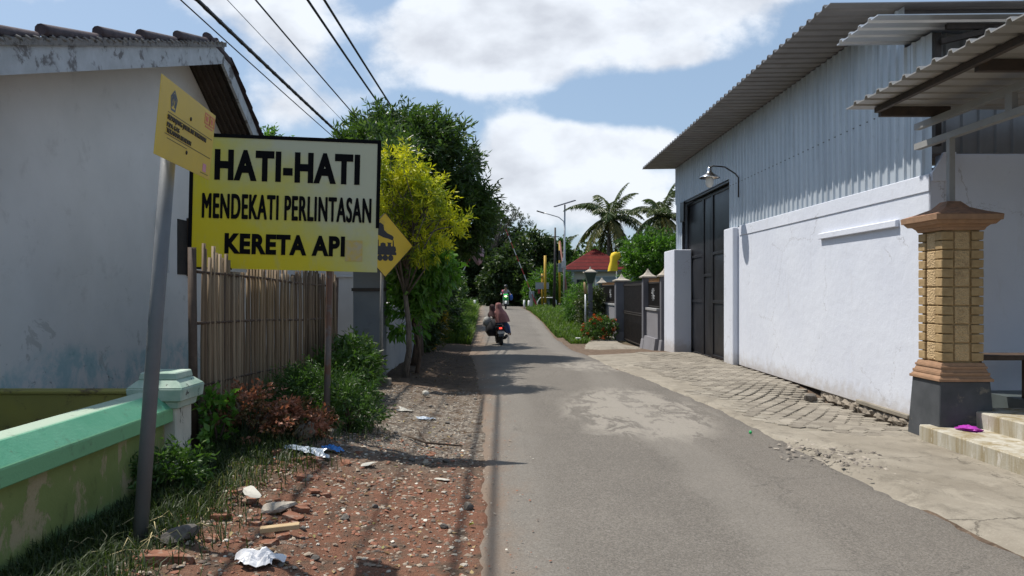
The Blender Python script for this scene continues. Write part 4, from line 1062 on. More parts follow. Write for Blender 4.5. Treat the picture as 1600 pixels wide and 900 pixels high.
up = thing('utility_pole', 'concrete power pole carrying the overhead cables among the left roadside trees', 'pole', (PE - .2, PYY, zpole))
m = MB(); m.tube([(PE - .2, PYY, zpole - .2), (PE - .2, PYY, 8.3)], [.16, .10], 12); m.build('shaft', M_conc, up)
for zz in (5.9, 7.25, 7.72):
    m = MB(); m.box(PE - .75, PE + .75, PYY - .14, PYY - .06, zz - .06, zz); m.build('crossarm', M_iron, up)
# ------------------------------------------------------------ neighbour's boundary wall (right, beyond the warehouse)
M_ng = worn('charcoal_wall_paint', (.19, .185, .20), (.22, .215, .23), 2, .8, dirt=(.08, .075, .07), dirt_amt=.4)
M_ng2 = worn('dark_grey_moulding', (.11, .11, .125), (.135, .135, .15), 3, .75)
M_capst = worn('pale_stone_cap', (.46, .41, .34), (.36, .32, .27), 8, .85, dirt=(.2, .17, .14), dirt_amt=.5)
NB = 4.55
def nb_pillar(x, y, w_, top, label, grp='charcoal boundary pillars'):
    z0 = road_z(y) - .05; r = thing('boundary_pillar', label, 'pillar', (x, y, z0), grp)
    m = MB(); m.box(x - w_, x + w_, y - w_, y + w_, z0 - .15, top); m.build('shaft', M_ng2, r, bevel=.01)
    m = MB(); m.frustum(x, y, z0 - .15, w_ + .10, z0 + .42, w_ + .015); m.build('base', M_ng, r, bevel=.01)
    m = MB()
    for k in range(int((top - z0 - .5) / .07)): m.box(x - w_ - .012, x - w_ + .004, y - w_ - .003, y - w_ + .12, z0 + .5 + k * .07, z0 + .555 + k * .07)
    m.build('brick_strip', M_ng2, r)
    m = MB(); m.frustum(x, y, top, w_ + .07, top + .05, w_ + .08)
    for a, b_, c, d_ in ((.05, w_ + .06, .11, .13), (.11, .13, .18, .07), (.18, .07, .25, .035), (.25, .03, .30, .012)): m.frustum(x, y, top + a, b_, top + c, d_)
    m.build('cap', M_capst, r, bevel=.005); return r
nb_pillar(4.68, 24.0, .17, 2.03, 'charcoal pillar with a pointed pale cap nearest the white gate pier')
nb_pillar(4.62, 29.0, .24, 1.98, 'charcoal pillar with a pointed pale cap between the iron gate and the flowering bush')
nb_pillar(4.68, 35.2, .16, 1.96, 'farthest charcoal pillar with a pointed cap, behind the flowering bush')
nb_pillar(4.80, 21.95, .14, 2.03, 'charcoal pillar half hidden right behind the white gate pier')
def nb_panel(y0, y1, label):
    z0 = road_z((y0 + y1) / 2) - .15
    r = thing('boundary_wall', label, 'wall', (NB + .1, (y0 + y1) / 2, z0), 'charcoal boundary walls')
    m = MB(); m.box(NB + .05, NB + .19, y0, y1, z0 - .1, 1.0); m.build('wall', M_ng, r, bevel=.01)
    m = MB(); m.prism([(NB - .12, z0 - .1), (NB + .06, z0 - .1), (NB + .06, z0 + .6), (NB - .02, z0 + .6)], 'y', y0, y1); m.build('plinth', M_ng, r)
    m = MB(); m.box(NB + .01, NB + .23, y0, y1, 1.0, 1.08); m.build('sill', worn('pale_sill', (.3, .3, .3), (.25, .25, .25), 5), r, bevel=.008)
    m = MB(); n = int((y1 - y0) / .11)
    for i in range(n + 1): m.box(NB + .11, NB + .13, y0 + (y1 - y0) * i / n - .009, y0 + (y1 - y0) * i / n + .009, 1.08, 1.9)
    m.box(NB + .10, NB + .14, y0, y1, 1.84, 1.88); m.box(NB + .10, NB + .14, y0, y1, 1.12, 1.15); m.box(NB + .14, NB + .15, y0, y1, 1.15, 1.84); m.build('grille', M_iron, r)
    m = MB(); yc = (y0 + y1) / 2
    for k in range(12):
        a = 2 * math.pi * k / 12; m.bar((NB + .09, yc + .05 * math.cos(a), 1.5 + .05 * math.sin(a)), (NB + .09, yc + .2 * math.cos(a + .3), 1.5 + .2 * math.sin(a + .3)), .035, .012)
    m.build('ornament', M_steel, r)
    m = MB()
    for i in range(int((y1 - y0) / .14)): m.frustum(NB + .12, y0 + .07 + i * .14, 1.9, .015, 2.02, .003)
    m.box(NB + .10, NB + .14, y0, y1, 1.89, 1.905); m.build('spike_row', worn('bronze_spikes', (.25, .14, .06), (.18, .1, .05)), r)
nb_panel(22.1, 23.83, 'charcoal wall with iron grille beside the white gate pier')
nb_panel(29.25, 35.04, 'charcoal wall with iron grille behind the orange flowering bush')
ng = thing('iron_gate', 'narrow black iron gate between two charcoal pillars with pointed caps', 'gate', (NB + .13, 27, -.2))
m = MB(); z0 = -.28
for i in range(34): m.box(NB + .11, NB + .135, 24.2 + i * .135, 24.225 + i * .135, z0, 1.85)
for zz in (-.25, .75, .82, 1.8): m.box(NB + .10, NB + .145, 24.2, 28.75, zz, zz + .035)
m.build('bars', M_iron, ng)
m = MB(); m.box(NB + .14, NB + .15, 24.2, 28.75, z0, .5); m.build('backing_sheet', M_iron, ng)
m = MB()
m.box(NB + .105, NB + .135, 24.2, 28.75, 1.845, 1.87)
for i in range(33): m.frustum(NB + .12, 24.3 + i * .135, 1.86, .015, 1.98, .003)
m.build('spike_row', M_iron, ng)

# garden lamp on a post, by the bush
gl = thing('garden_lamp', 'dark green garden lantern with a pale pointed top above the flowering bush', 'lamp', (3.92, 33, road_z(33)))
Lx, Ly = 3.86, 33.0
m = MB(); m.box(Lx - .1, Lx + .1, Ly - .1, Ly + .1, road_z(33) - .1, 1.95); m.build('post', M_ng2, gl)
m = MB(); m.frustum(Lx, Ly, 1.95, .12, 2.42, .26); m.build('lantern', worn('dark_green_glass', (.035, .06, .05), (.05, .08, .07), 4, .3), gl)
m = MB(); m.frustum(Lx, Ly, 2.42, .30, 2.47, .30); m.frustum(Lx, Ly, 2.47, .24, 2.58, .07); m.frustum(Lx, Ly, 2.58, .05, 2.70, .012); m.build('cap', M_capst, gl)
sp = thing('slim_post', 'thin grey pipe with a tan top standing just left of the garden lantern', 'post', (3.35, 30.3, road_z(30)))
m = MB(); m.tube([(3.35, 30.3, road_z(30) - .1), (3.35, 30.3, 1.5)], .035, 8); m.build('pipe', M_steel, sp)
m = MB(); m.tube([(3.35, 30.3, 1.5), (3.34, 30.3, 1.75), (3.30, 30.3, 1.98)], [.05, .06, .03], 8); m.build('tip', M_tan, sp)
wb = MB(); wb.box(2.72, 2.90, 27.8, 28.0, gz(2.8, 28) - .05, gz(2.8, 28) + .2); o = wb.build('marker_block', M_oldwhite, None, bevel=.015); tag(o, 'small white marker block on the dirt left of the flowering bush', 'block')

# ------------------------------------------------------------ railway crossing
ZR = road_z(52)
M_yel = worn('crossing_yellow', (.48, .29, .02), (.38, .24, .03), 4, .55, dirt=(.2, .12, .04), dirt_amt=.5)
M_rd = worn('barrier_red', (.40, .04, .04), (.32, .04, .04), 5, .5); M_wh = worn('barrier_white', (.62, .62, .62), (.52, .52, .52), 5, .5)
for yv in (51.2, 52.35):
    m = MB(); m.prism([(yv - .07, ZR - .05), (yv + .07, ZR - .05), (yv + .02, ZR), (yv + .02, ZR + .07), (yv + .035, ZR + .11), (yv - .035, ZR + .11), (yv - .02, ZR + .07), (yv - .02, ZR)], 'x', 1.62, 40)
    m.prism([(yv - .035, ZR - .005), (yv + .035, ZR - .005), (yv + .035, ZR + .012), (yv - .035, ZR + .012)], 'x', -1.95, 1.62)
    m.prism([(yv - .07, ZR - .05), (yv + .07, ZR - .05), (yv + .02, ZR), (yv + .02, ZR + .07), (yv + .035, ZR + .11), (yv - .035, ZR + .11), (yv - .02, ZR + .07), (yv - .02, ZR)], 'x', -40, -1.95)
    o = m.build('rail', M_rust); tag(o, 'rusty steel rail crossing the road at the top of the rise, ' + ('nearer of the two' if yv < 52 else 'farther of the two'), 'rail', 'railway rails')
bd = MB(); bd.box(-40, -2.0, 50.3, 53.4, ZR - .4, ZR - .03); bd.box(1.75, 40, 50.3, 53.4, ZR - .4, ZR - .03)
o = bd.build('track_bed', worn('track_ballast', (.13, .115, .10), (.08, .07, .06), 20, .95, bmp=.9)); o['kind'] = 'structure'
def barrier(x, y, ang, L, label, box_side):
    z0 = gz(x, y); r = thing('crossing_barrier', label, 'barrier', (x, y, z0), 'railway crossing barriers')
    m = MB(); m.box(x - .1, x + .1, y - .1, y + .1, z0 - .1, z0 + 1.05); m.build('post', M_steel, r, bevel=.01)
    m = MB(); m.box(x - .17, x + .17, y - .2, y - .1, z0 + .75, z0 + 1.2); m.build('motor_box', worn('motor_grey', (.25, .27, .28), (.2, .22, .23)), r, bevel=.01)
    d_ = Vector((math.cos(ang), 0, math.sin(ang))); p0 = Vector((x, y - .16, z0 + 1.05)) - d_ * .5; n = 11
    for i in range(n):
        m = MB(); a = p0 + d_ * (L * i / n); b_ = p0 + d_ * (L * (i + 1) / n); w_ = .13 - .05 * i / n
        m.bar(a, b_, w_, .05); m.build('boom_section', M_rd if i % 2 == 0 else M_wh, r)
    m = MB(); c = p0 - d_ * .15; m.bar(c - d_ * .25, c + d_ * .25, .28, .12); m.build('counterweight', M_rd, r, bevel=.01)
    return r
barrier(1.86, 49.3, math.radians(112), 5.1, 'red and white crossing barrier raised at the right of the road, leaning left', 1)
barrier(-3.5, 48.8, math.radians(60), 6.8, 'red and white crossing barrier left of the road, half hidden by trees', -1)
def yellow_pole(x, y, h_, r_, label):
    z0 = gz(x, y); t_ = thing('yellow_pole', label, 'pole', (x, y, z0), 'yellow poles at the crossing')
    m = MB(); m.tube([(x, y, z0 + .35), (x, y, z0 + h_)], r_, 10); m.build('shaft', M_yel, t_)
    m = MB(); m.tube([(x, y, z0 - .1), (x, y, z0 + .36)], r_ * 1.15, 10); m.build('foot', M_iron, t_)
    return t_, z0
tA, z0 = yellow_pole(2.78, 49.6, 3.55, .09, 'thickest yellow pole, left of the thin dark pole at the crossing')
tB, z1 = yellow_pole(3.78, 49.9, 4.5, .07, 'yellow pole carrying a grey box, right of the dark pole at the crossing')
m = MB(); m.box(3.66, 4.12, 49.6, 49.8, z1 + 2.45, z1 + 3.05); m.build('relay_box', worn('relay_grey', (.2, .23, .24), (.16, .18, .19)), tB, bevel=.01)
m = MB(); m.box(3.7, 3.86, 49.72, 49.84, z1 + 3.25, z1 + 3.9); m.build('signal_head', M_iron, tB, bevel=.01)
xb = thing('crossbuck_sign', 'grey back of an X-shaped railway crossing sign on a short yellow post', 'sign', (2.64, 50, gz(2.64, 50)))
z0 = gz(2.6, 50)
m = MB(); m.tube([(2.6, 50, z0 - .1), (2.6, 50, z0 + 2.35)], .07, 10); m.build('post', M_yel, xb)
M_gb = worn('sign_back_grey', (.30, .33, .35), (.26, .28, .30), 6, .5)
for s_ in (-1, 1):
    m = MB(); m.bar((2.6 - .5, 49.9 - .02 * s_, z0 + 2.2 + s_ * .22), (2.6 + .5, 49.9 - .02 * s_, z0 + 2.2 - s_ * .22), .16, .02, 0); m.build('cross_arm', M_gb, xb)
m = MB(); m.box(2.15, 3.05, 49.88, 49.91, z0 + 1.3, z0 + 1.75); m.build('plate', M_gb, xb)
m = MB(); m.box(2.30, 2.44, 49.8, 49.87, z0 + 1.0, z0 + 1.3); m.build('lamp_box', M_rd, xb)
up2 = thing('dark_pole', 'thin dark utility pole standing in the grass between the yellow poles', 'pole', (3.25, 46.5, gz(3.25, 46.5)))
zz = gz(3.2, 46.5); m = MB(); m.tube([(3.15, 46.5, zz - .1), (3.22, 46.5, 3), (3.24, 46.5, 5.6)], [.10, .08, .055], 8); m.build('shaft', M_iron, up2)
m = MB(); m.box(2.95, 3.5, 46.45, 46.52, 5.0, 5.05); m.build('crossarm', M_iron, up2)
lp = thing('leaning_pole', 'rusty red leaning pole propped beside the dark utility pole', 'pole', (3.9, 43.8, gz(3.9, 43.8)))
m = MB(); m.tube([(3.92, 43.8, gz(3.9, 43.8) - .1), (3.35, 44.2, 4.6)], [.07, .05], 8); m.build('shaft', worn('rust_red_paint', (.22, .08, .06), (.30, .16, .13), 4, .8), lp)
m = MB(); m.prism([(3.45, 3.0), (3.72, 2.9), (3.68, 3.5), (3.5, 3.6)], 'y', 43.95, 44.0); m.build('tag_plate', M_wh, lp)
for i, (x, y, lab) in enumerate(((-1.98, 50.6, 'small white guard post at the left end of the crossing'), (1.72, 50.4, 'small white guard post at the right end of the crossing, nearest the road'), (1.5, 53.9, 'small white guard post beyond the rails at the right'))):
    m = MB(); m.tube([(x, y, gz(x, y) - .1), (x, y, gz(x, y) + .6)], .075, 10); o = m.build('guard_post', M_wh); tag(o, lab, 'post', 'white guard posts')
# guard rail loop
gr = thing('guard_rail', 'pale bent-pipe guard rail beside the yellow poles at the crossing', 'railing', (3.0, 50.1, gz(3, 50)))
z0 = gz(3, 50); m = MB(); m.tube([(2.25, 50.1, z0 - .1), (2.3, 50.1, z0 + .45), (2.5, 50.1, z0 + .72), (3.4, 50.1, z0 + .72), (3.55, 50.1, z0 + .5), (3.58, 50.1, z0 - .1)], .04, 8); m.build('rail', M_wh, gr)
cb = MB(); cb.box(2.3, 3.4, 54.3, 54.9, ZR - .1, ZR + 1.3); o = cb.build('control_cabinet', worn('cabinet_grey', (.3, .32, .33), (.25, .27, .28)), None, bevel=.02); tag(o, 'grey equipment cabinet behind the guard rail at the crossing', 'cabinet')

# solar street lamp
sx, sy = 3.58, 44.0; z0 = gz(sx, sy)
sl = thing('street_lamp', 'tall slim street lamp with a tilted solar panel and a curved arm reaching left', 'street lamp', (sx, sy, z0))
m = MB(); m.tube([(sx, sy, z0 - .1), (sx + .03, sy, 3), (sx + .06, sy, 6.75)], [.075, .065, .045], 10); m.build('pole', M_steel, sl)
m = MB(); m.tube([(sx + .05, sy, 5.3), (sx + .0, sy, 5.75), (sx - .3, sy, 6.0), (sx - .8, sy, 6.15), (sx - 1.2, sy, 6.27)], .028, 8); m.build('arm', M_steel, sl)
m = MB(); m.bar((sx - 1.15, sy, 6.24), (sx - 1.62, sy, 6.38), .14, .06); m.build('lamp_head', M_iron, sl, bevel=.01)
m = MB(); m.add([(0, 0, 0)], []); Mx = Matrix.Translation((sx + .08, sy, 6.82)) @ Matrix.Rotation(math.radians(-17), 4, 'Y') @ Matrix.Rotation(math.radians(8), 4, 'X')
m = MB(); m.box(-.68, .62, -.35, .35, -.02, .03); m.build('solar_panel', plain('solar_cells', (.02, .022, .035), .3), sl, M=Mx)
m = MB(); m.box(sx - .12, sx + .12, sy - .1, sy + .1, 4.0 - 1.0, 3.4); m.build('battery_box', M_steel, sl)

# houses beyond
def hip_roof(m, x0, x1, y0, y1, z0, z1, over=.5):
    x0 -= over; x1 += over; y0 -= over; y1 += over; h_ = (y1 - y0) / 2; yc = (y0 + y1) / 2
    a, b_ = (x0 + h_, yc, z1), (x1 - h_, yc, z1)
    if b_[0] < a[0]: a = b_ = ((x0 + x1) / 2, yc, z1); b_ = (a[0] + .1, yc, z1)
    vs = [(x0, y0, z0), (x1, y0, z0), (x1, y1, z0), (x0, y1, z0), a, b_]
    m.add(vs, [(0, 1, 5, 4), (1, 2, 5), (2, 3, 4, 5), (3, 0, 4), (3, 2, 1, 0)])
def redfn(t, b):
    p = t.pos(); X, Y, Z = t.xyz(p); s_ = t.m('FRACT', t.m('MULTIPLY', Z, 3.4)); s2 = t.m('FRACT', t.m('MULTIPLY', X, 3.2))
    n = t.noise(p, 2.5, 6, .7); c = t.mix(t.ramp(n, [(.3, 0), (.7, 1)]), (.085, .012, .012), (.14, .02, .018))
    c = t.mix(t.m('MULTIPLY', t.step(s_, .62, .95), .8), c, (.045, .012, .012)); bump(t, b, t.m('ADD', s_, t.m('MULTIPLY', s2, .3)), .8, .04); return c
M_redroof = material('red_tile_roof', redfn, .85, spec=.15)
rh = thing('red_roof_house', 'small cream house with a red tiled hip roof, behind the crossing at the right', 'house', (8, 58, .5))
m = MB(); hip_roof(m, 4.95, 9.4, 56.4, 61.2, 3.25, 5.0, .45); m.build('roof', M_redroof, rh)
m = MB(); m.box(4.6, 9.75, 56.05, 56.1, 3.10, 3.27); m.box(4.52, 4.6, 56.05, 61.6, 3.10, 3.26); m.build('fascia', worn('blue_grey_board', (.20, .24, .28), (.18, .21, .25)), rh)
M_cream = worn('cream_render', (.52, .49, .42), (.44, .42, .36), 1.5, .85, dirt=(.3, .27, .22), dirt_amt=.4)
m = MB(); m.box(5.0, 9.4, 56.6, 61.2, .2, 3.2); m.build('wall', M_cream, rh)
for xv in (5.15, 6.6):
    m = MB(); m.box(xv, xv + .22, 56.2, 56.42, .2, 3.1); m.build('column', worn('column_grey', (.35, .37, .38), (.3, .32, .33)), rh)
m = MB(); m.box(5.6, 6.4, 56.55, 56.62, 1.4, 2.5); m.build('window', plain('dark_glass', (.03, .035, .04), .15), rh)
m = MB(); m.box(7.2, 8.1, 56.55, 56.62, .5, 2.6); m.build('door', M_dw, rh)
bw = MB(); bw.box(4.75, 8.2, 38.0, 38.2, road_z(38) - .2, 2.3); bw.box(4.7, 8.25, 37.95, 38.25, 2.3, 2.36)
o = bw.build('garden_end_wall', worn('pale_blue_wall', (.30, .37, .42), (.26, .32, .37), 2, .85, dirt=(.15, .15, .14), dirt_amt=.4)); tag(o, 'pale blue garden wall seen behind the lantern and the charcoal pillars', 'wall')
# yellow covering on a pole in the neighbour's garden
yc_ = thing('yellow_cover', 'bright yellow cloth draped over a post above the garden trees', 'cover', (5.55, 37, .3))
m = MB(); m.tube([(5.65, 37, .0), (5.65, 37, 3.2)], .04, 8); m.build('post', M_steel, yc_)
m = MB(); rs = random.Random(2); prof = [(.12, 3.56), (.28, 3.50), (.34, 3.34), (.28, 3.1), (.36, 2.85), (.40, 2.6)]
vs = []; fs = []; sg = 20
for i, (r_, z_) in enumerate(prof):
    for k in range(sg):
        a = 2 * math.pi * k / sg; rr_ = r_ * (1 + .12 * math.sin(3 * a + i * .4) + .05 * math.sin(8 * a)); rr_ *= .62; vs.append((5.60 + rr_ * math.cos(a) - .035 * i + (.12 if z_ > 3.2 and math.cos(a) > 0 else 0), 37 + rr_ * math.sin(a), z_))
for i in range(len(prof) - 1):
    for k in range(sg): fs.append((i * sg + k, i * sg + (k + 1) % sg, (i + 1) * sg + (k + 1) % sg, (i + 1) * sg + k))
fs.append(tuple(range(sg))); m.smooth = True; m.add(vs, fs); m.build('cloth', worn('yellow_cloth', (.72, .50, .02), (.62, .44, .03), 6, .8), yc_)

# ------------------------------------------------------------ foliage
NR = np.random.RandomState(11)
def unit(v): return v / np.maximum(np.linalg.norm(v, axis=1, keepdims=True), 1e-9)
def leaf_arrays(C, A, L, W, rng, fold=.18, droop=.0):
    """one leaf per row: C base, A direction; returns V,F"""
    n = len(C); A = unit(A + np.array([0, 0, -droop])); Rv = unit(rng.normal(size=(n, 3))); S = unit(np.cross(A, Rv)); N_ = np.cross(S, A)
    L = np.broadcast_to(L, (n,))[:, None] * rng.uniform(.7, 1.25, (n, 1)); Wd = np.broadcast_to(W, (n,))[:, None] * rng.uniform(.8, 1.2, (n, 1))
    mid = C + A * L * .45
    V = np.stack([C, mid + S * Wd / 2 + N_ * Wd * fold, C + A * L - N_ * L * .08, mid - S * Wd / 2 + N_ * Wd * fold], 1).reshape(-1, 3)
    b = np.arange(n)[:, None] * 4
    F = np.concatenate([b + np.array([[0, 1, 2]]), b + np.array([[0, 2, 3]])], 0)
    return V, F
def crown_points(ells, n, rng, shell=.55):
    vol = np.array([e[3] * e[4] * e[5] for e in ells]) ** .8; idx = rng.choice(len(ells), n, p=vol / vol.sum())
    E = np.array(ells, float)[idx]; d_ = unit(rng.normal(size=(n, 3))); r_ = rng.uniform(shell ** 3, 1, n) ** (1 / 3.)
    return E[:, :3] + d_ * E[:, 3:6] * r_[:, None], d_
def make_crown(parent, ells, nclump, crad, nleaf, L, W, mat, rng, shell=.55, droop=.3, tvar=.35, name='crown', sprig=True, zmin=None):
    P, dirs = crown_points(ells, nclump, rng, shell); 
    if zmin is not None: P[:, 2] = np.maximum(P[:, 2], zmin)
    ct = rng.uniform(.5 - tvar, .5 + tvar, nclump)
    allC = []; allA = []; tv = []
    ns = 5; per = max(1, nleaf // ns)
    for i in range(nclump):
        # a clump is a handful of sprigs radiating from its centre
        sd_ = unit(rng.normal(size=(ns, 3)) + dirs[i] * .9 + np.array([0, 0, .25]))
        for s_ in range(ns):
            t_ = rng.uniform(.1, 1.0, per); ln = crad * rng.uniform(.6, 1.25)
            c = P[i] + sd_[s_] * (t_ * ln)[:, None] + rng.normal(size=(per, 3)) * crad * .08
            side = unit(rng.normal(size=(per, 3)))
            allC.append(c); allA.append(sd_[s_] * .9 + side * .75); tv.append(np.full(per, ct[i]) + rng.uniform(-.15, .15, per))
    C = np.concatenate(allC); A = np.concatenate(allA); tv = np.concatenate(tv)
    V, F = leaf_arrays(C, A, L, W, rng, droop=droop)
    return np_mesh(name, V, F, mat, parent, np.repeat(np.clip(tv, 0, 1), 4)), P
def barkfn(c1, c2):
    def fn(t, b):
        p = t.pos(); n = t.noise(t.scale(p, 1, 1, .22), 14, 7, .7, .4); bump(t, b, n, .9, .03); return t.mix(t.ramp(n, [(.35, 0), (.65, 1)]), c1, c2)
    return fn
M_bark = material('brown_bark', barkfn((.045, .032, .024), (.13, .095, .07)), .95); M_bark2 = material('grey_bark', barkfn((.08, .07, .06), (.2, .17, .14)), .95)
def limbs(parent, base, top, r0, P, rng, nl=10, mat=None, bend=.15, rtop=None, name='trunk'):
    m = MB(); b_ = Vector(base); t_ = Vector(top); n = 6; rt = rtop or r0 * .5
    pts = [b_.lerp(t_, i / n) + Vector((bend * math.sin(i * 1.3) * (i > 0), bend * .6 * math.cos(i * 1.7) * (i > 0), 0)) * .5 for i in range(n + 1)]; pts[0] = b_ - Vector((0, 0, .15))
    m.tube(pts, [r0 * 1.25] + [r0 + (rt - r0) * i / n for i in range(1, n + 1)], 10); tr = m.build(name, mat or M_bark, parent)
    m = MB(); idx = rng.choice(len(P), min(nl, len(P)), replace=False)
    for k in idx:
        e = Vector(P[k]); s_ = pts[rng.randint(3, n + 1)]; midp = s_.lerp(e, .5) + Vector((rng.uniform(-.2, .2), rng.uniform(-.2, .2), rng.uniform(.0, .25)))
        m.tube([s_, midp, e], [rt * .7, rt * .4, rt * .12], 6)
    m.build('limb', mat or M_bark, parent); return tr
def tree(name, label, base, top, r0, ells, nclump, crad, nleaf, L, W, mat, seed, nl=14, cat='tree', group=None, bark=None, **kw):
    rng = np.random.RandomState(seed); r = thing(name, label, cat, base, group)
    o, P = make_crown(r, ells, nclump, crad, nleaf, L, W, mat, rng, **kw); limbs(r, base, top, r0, P, rng, nl, bark); return r
L_dark = leafmat('dark_tree_leaves', [(0, (.025, .045, .012)), (.5, (.055, .095, .026)), (.85, (.095, .145, .045)), (1, (.18, .22, .10))], .36, .36)
L_far = leafmat('far_tree_leaves', [(0, (.018, .03, .012)), (.5, (.04, .065, .022)), (.85, (.07, .105, .035)), (1, (.12, .15, .065))], .3, .42)
L_mid = leafmat('mid_green_leaves', [(0, (.028, .06, .014)), (.6, (.06, .12, .028)), (1, (.115, .18, .045))], .35, .42)
L_bright = leafmat('bright_green_leaves', [(0, (.035, .08, .012)), (.6, (.08, .17, .025)), (1, (.16, .27, .05))], .42, .4)
L_yel = leafmat('golden_leaves', [(0, (.10, .16, .015)), (.3, (.27, .33, .02)), (.65, (.56, .58, .03)), (1, (.72, .68, .05))], .4, .45, (1.2, 1.2, .5))
L_big = leafmat('glossy_sapling_leaves', [(0, (.05, .12, .02)), (.6, (.10, .22, .035)), (1, (.18, .32, .06))], .4, .3)
L_olive = leafmat('olive_leaves', [(0, (.03, .045, .016)), (.6, (.07, .09, .035)), (1, (.13, .15, .07))], .3, .4)
L_cop = leafmat('coppery_leaves', [(0, (.05, .06, .02)), (.3, (.12, .08, .035)), (.6, (.32, .14, .085)), (1, (.50, .24, .16))], .3, .5, (1.2, .9, .6))
L_flow = leafmat('orange_flowers', [(0, (.40, .06, .02)), (1, (.62, .14, .05))], .2, .5)
L_grass = leafmat('grass_blades', [(0, (.035, .065, .012)), (.5, (.08, .14, .022)), (1, (.19, .24, .05))], .4, .5)
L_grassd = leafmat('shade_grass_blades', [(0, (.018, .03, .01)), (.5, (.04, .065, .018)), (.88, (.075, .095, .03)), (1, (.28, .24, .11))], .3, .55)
L_palm = leafmat('palm_leaflets', [(0, (.03, .05, .015)), (.5, (.065, .095, .03)), (.85, (.13, .14, .05)), (1, (.26, .22, .08))], .25, .35)

# the big dark tree behind the board, its crown overhanging the road
tree('roadside_tree', 'big dark leafy tree behind the yellow warning board, its crown leaning over the road', (-2.15, 17.8, gz(-2.15, 17.8)), (-2.5, 18.6, 3.4), .19,
     [(-2.75, 19.2, 4.95, 1.2, 1.5, 1.3), (-1.9, 18.6, 4.6, 1.15, 1.3, 1.2), (-1.35, 18.9, 3.6, 1.0, 1.2, .9), (-2.4, 19.0, 3.6, 1.2, 1.5, .9), (-3.7, 19.2, 4.8, .5, .8, .6), (-.95, 19.3, 3.5, .5, .6, .4), (-2.6, 15.9, 4.3, .7, 1.1, .65), (-2.4, 16.6, 3.6, .8, .9, .6), (-2.55, 13.9, 4.05, .5, .9, .4), (-2.3, 14.2, 3.6, .5, .8, .4)],
     940, .46, 70, .18, .05, L_dark, 21, nl=26, shell=.5, droop=.25)
tree('roadside_tree', 'dark drooping tree on the left verge halfway to the crossing', (-2.7, 25.5, gz(-2.7, 25.5)), (-2.5, 25.8, 3.0), .16,
     [(-3.0, 25.5, 4.0, 1.3, 1.6, 1.3), (-2.8, 25.2, 2.4, .9, 1.7, 1.3), (-2.2, 26.0, 4.6, .9, 1, .7), (-2.8, 24, 1.2, .7, 1.8, 1.1), (-2.5, 26.5, 1.0, .5, 1.2, .9)], 460, .45, 60, .2, .06, L_far, 22, shell=.4, droop=.4)
tree('roadside_tree', 'dark tree with a low crown on the left just before the crossing', (-4.2, 36.5, gz(-4.2, 36.5)), (-4.1, 36.8, 3.2), .2,
     [(-4.1, 36.5, 4.4, 1.6, 2, 1.6), (-3.9, 36.5, 2.4, 1.2, 2, 1.5), (-4.5, 36, 4, 1.5, 2, 2)], 260, .6, 60, .26, .07, L_dark, 23, shell=.4, droop=.3)
# thin brown trunk partner and ivy
tree('slender_tree', 'slender tree with golden yellow feathery leaves just right of the warning board', (-1.75, 12.9, gz(-1.75, 12.9)), (-1.55, 12.7, 2.9), .055,
     [(-1.72, 12.6, 3.72, .36, .4, .34), (-1.2, 12.5, 3.15, .3, .4, .22), (-1.9, 12.6, 2.75, .3, .4, .3), (-.95, 12.5, 2.75, .28, .35, .28), (-1.4, 12.6, 3.35, .35, .4, .25), (-2.0, 12.6, 3.3, .3, .4, .4), (-1.3, 12.6, 2.3, .42, .4, .16), (-1.6, 12.7, 2.7, .3, .3, .3)],
     215, .2, 44, .105, .024, L_yel, 24, nl=60, shell=.3, droop=.15, tvar=.42, bark=M_bark2)
tree('sapling', 'sapling with large bright green leaves under the golden tree', (-1.62, 13.6, gz(-1.62, 13.6)), (-1.6, 13.5, 1.9), .04,
     [(-1.45, 13.3, 2.2, .55, .4, .3), (-1.65, 13.3, 1.7, .5, .4, .35), (-1.3, 13.3, 1.9, .35, .4, .3), (-1.8, 13.3, 2.4, .3, .3, .3), (-1.35, 13.3, 1.4, .3, .3, .25), (-1.75, 13.1, 1.2, .35, .3, .35), (-1.45, 12.9, 2.45, .3, .3, .2)], 170, .22, 16, .17, .07, L_big, 25, shell=.1, droop=.7)
m_t = thing('leaning_tree', 'thin leaning dark trunk with sparse leaves beside the diamond sign post', 'tree', (-1.85, 15.2, gz(-1.85, 15.2)))
rng = np.random.RandomState(26); o, P = make_crown(m_t, [(-1.9, 15.2, 2.7, .6, .5, .5)], 60, .25, 30, .1, .04, L_mid, rng, shell=.1); limbs(m_t, (-1.85, 15.2, gz(-1.85, 15.2)), (-1.8, 15.1, 2.9), .07, P, rng, 12)

def bush(name, label, c, r, n, crad, nleaf, L, W, mat, seed, cat='shrub', group=None, droop=.2, shell=.2, extra=None, stems=6):
    z0 = gz(c[0], c[1]); root = thing(name, label, cat, (c[0], c[1], z0), group); rng = np.random.RandomState(seed)
    rz = r[2] if len(r) > 2 else r[0]
    o, P = make_crown(root, [(c[0], c[1], z0 + rz * .9, r[0], r[1], rz)], n, crad, nleaf, L, W, mat, rng, shell=shell, droop=droop, name='foliage', zmin=z0 + .04)
    m = MB()
    for k in rng.choice(len(P), min(stems, len(P)), replace=False): m.tube([(c[0] + rng.uniform(-.05, .05), c[1] + rng.uniform(-.05, .05), z0 - .05), Vector(P[k]) * .5 + Vector((c[0], c[1], z0 + rz * .3)) * .5, Vector(P[k])], [.014, .01, .005], 5)
    m.build('stem', M_bark, root)
    if extra: extra(root, P, rng, z0 + rz * .9)
    return root
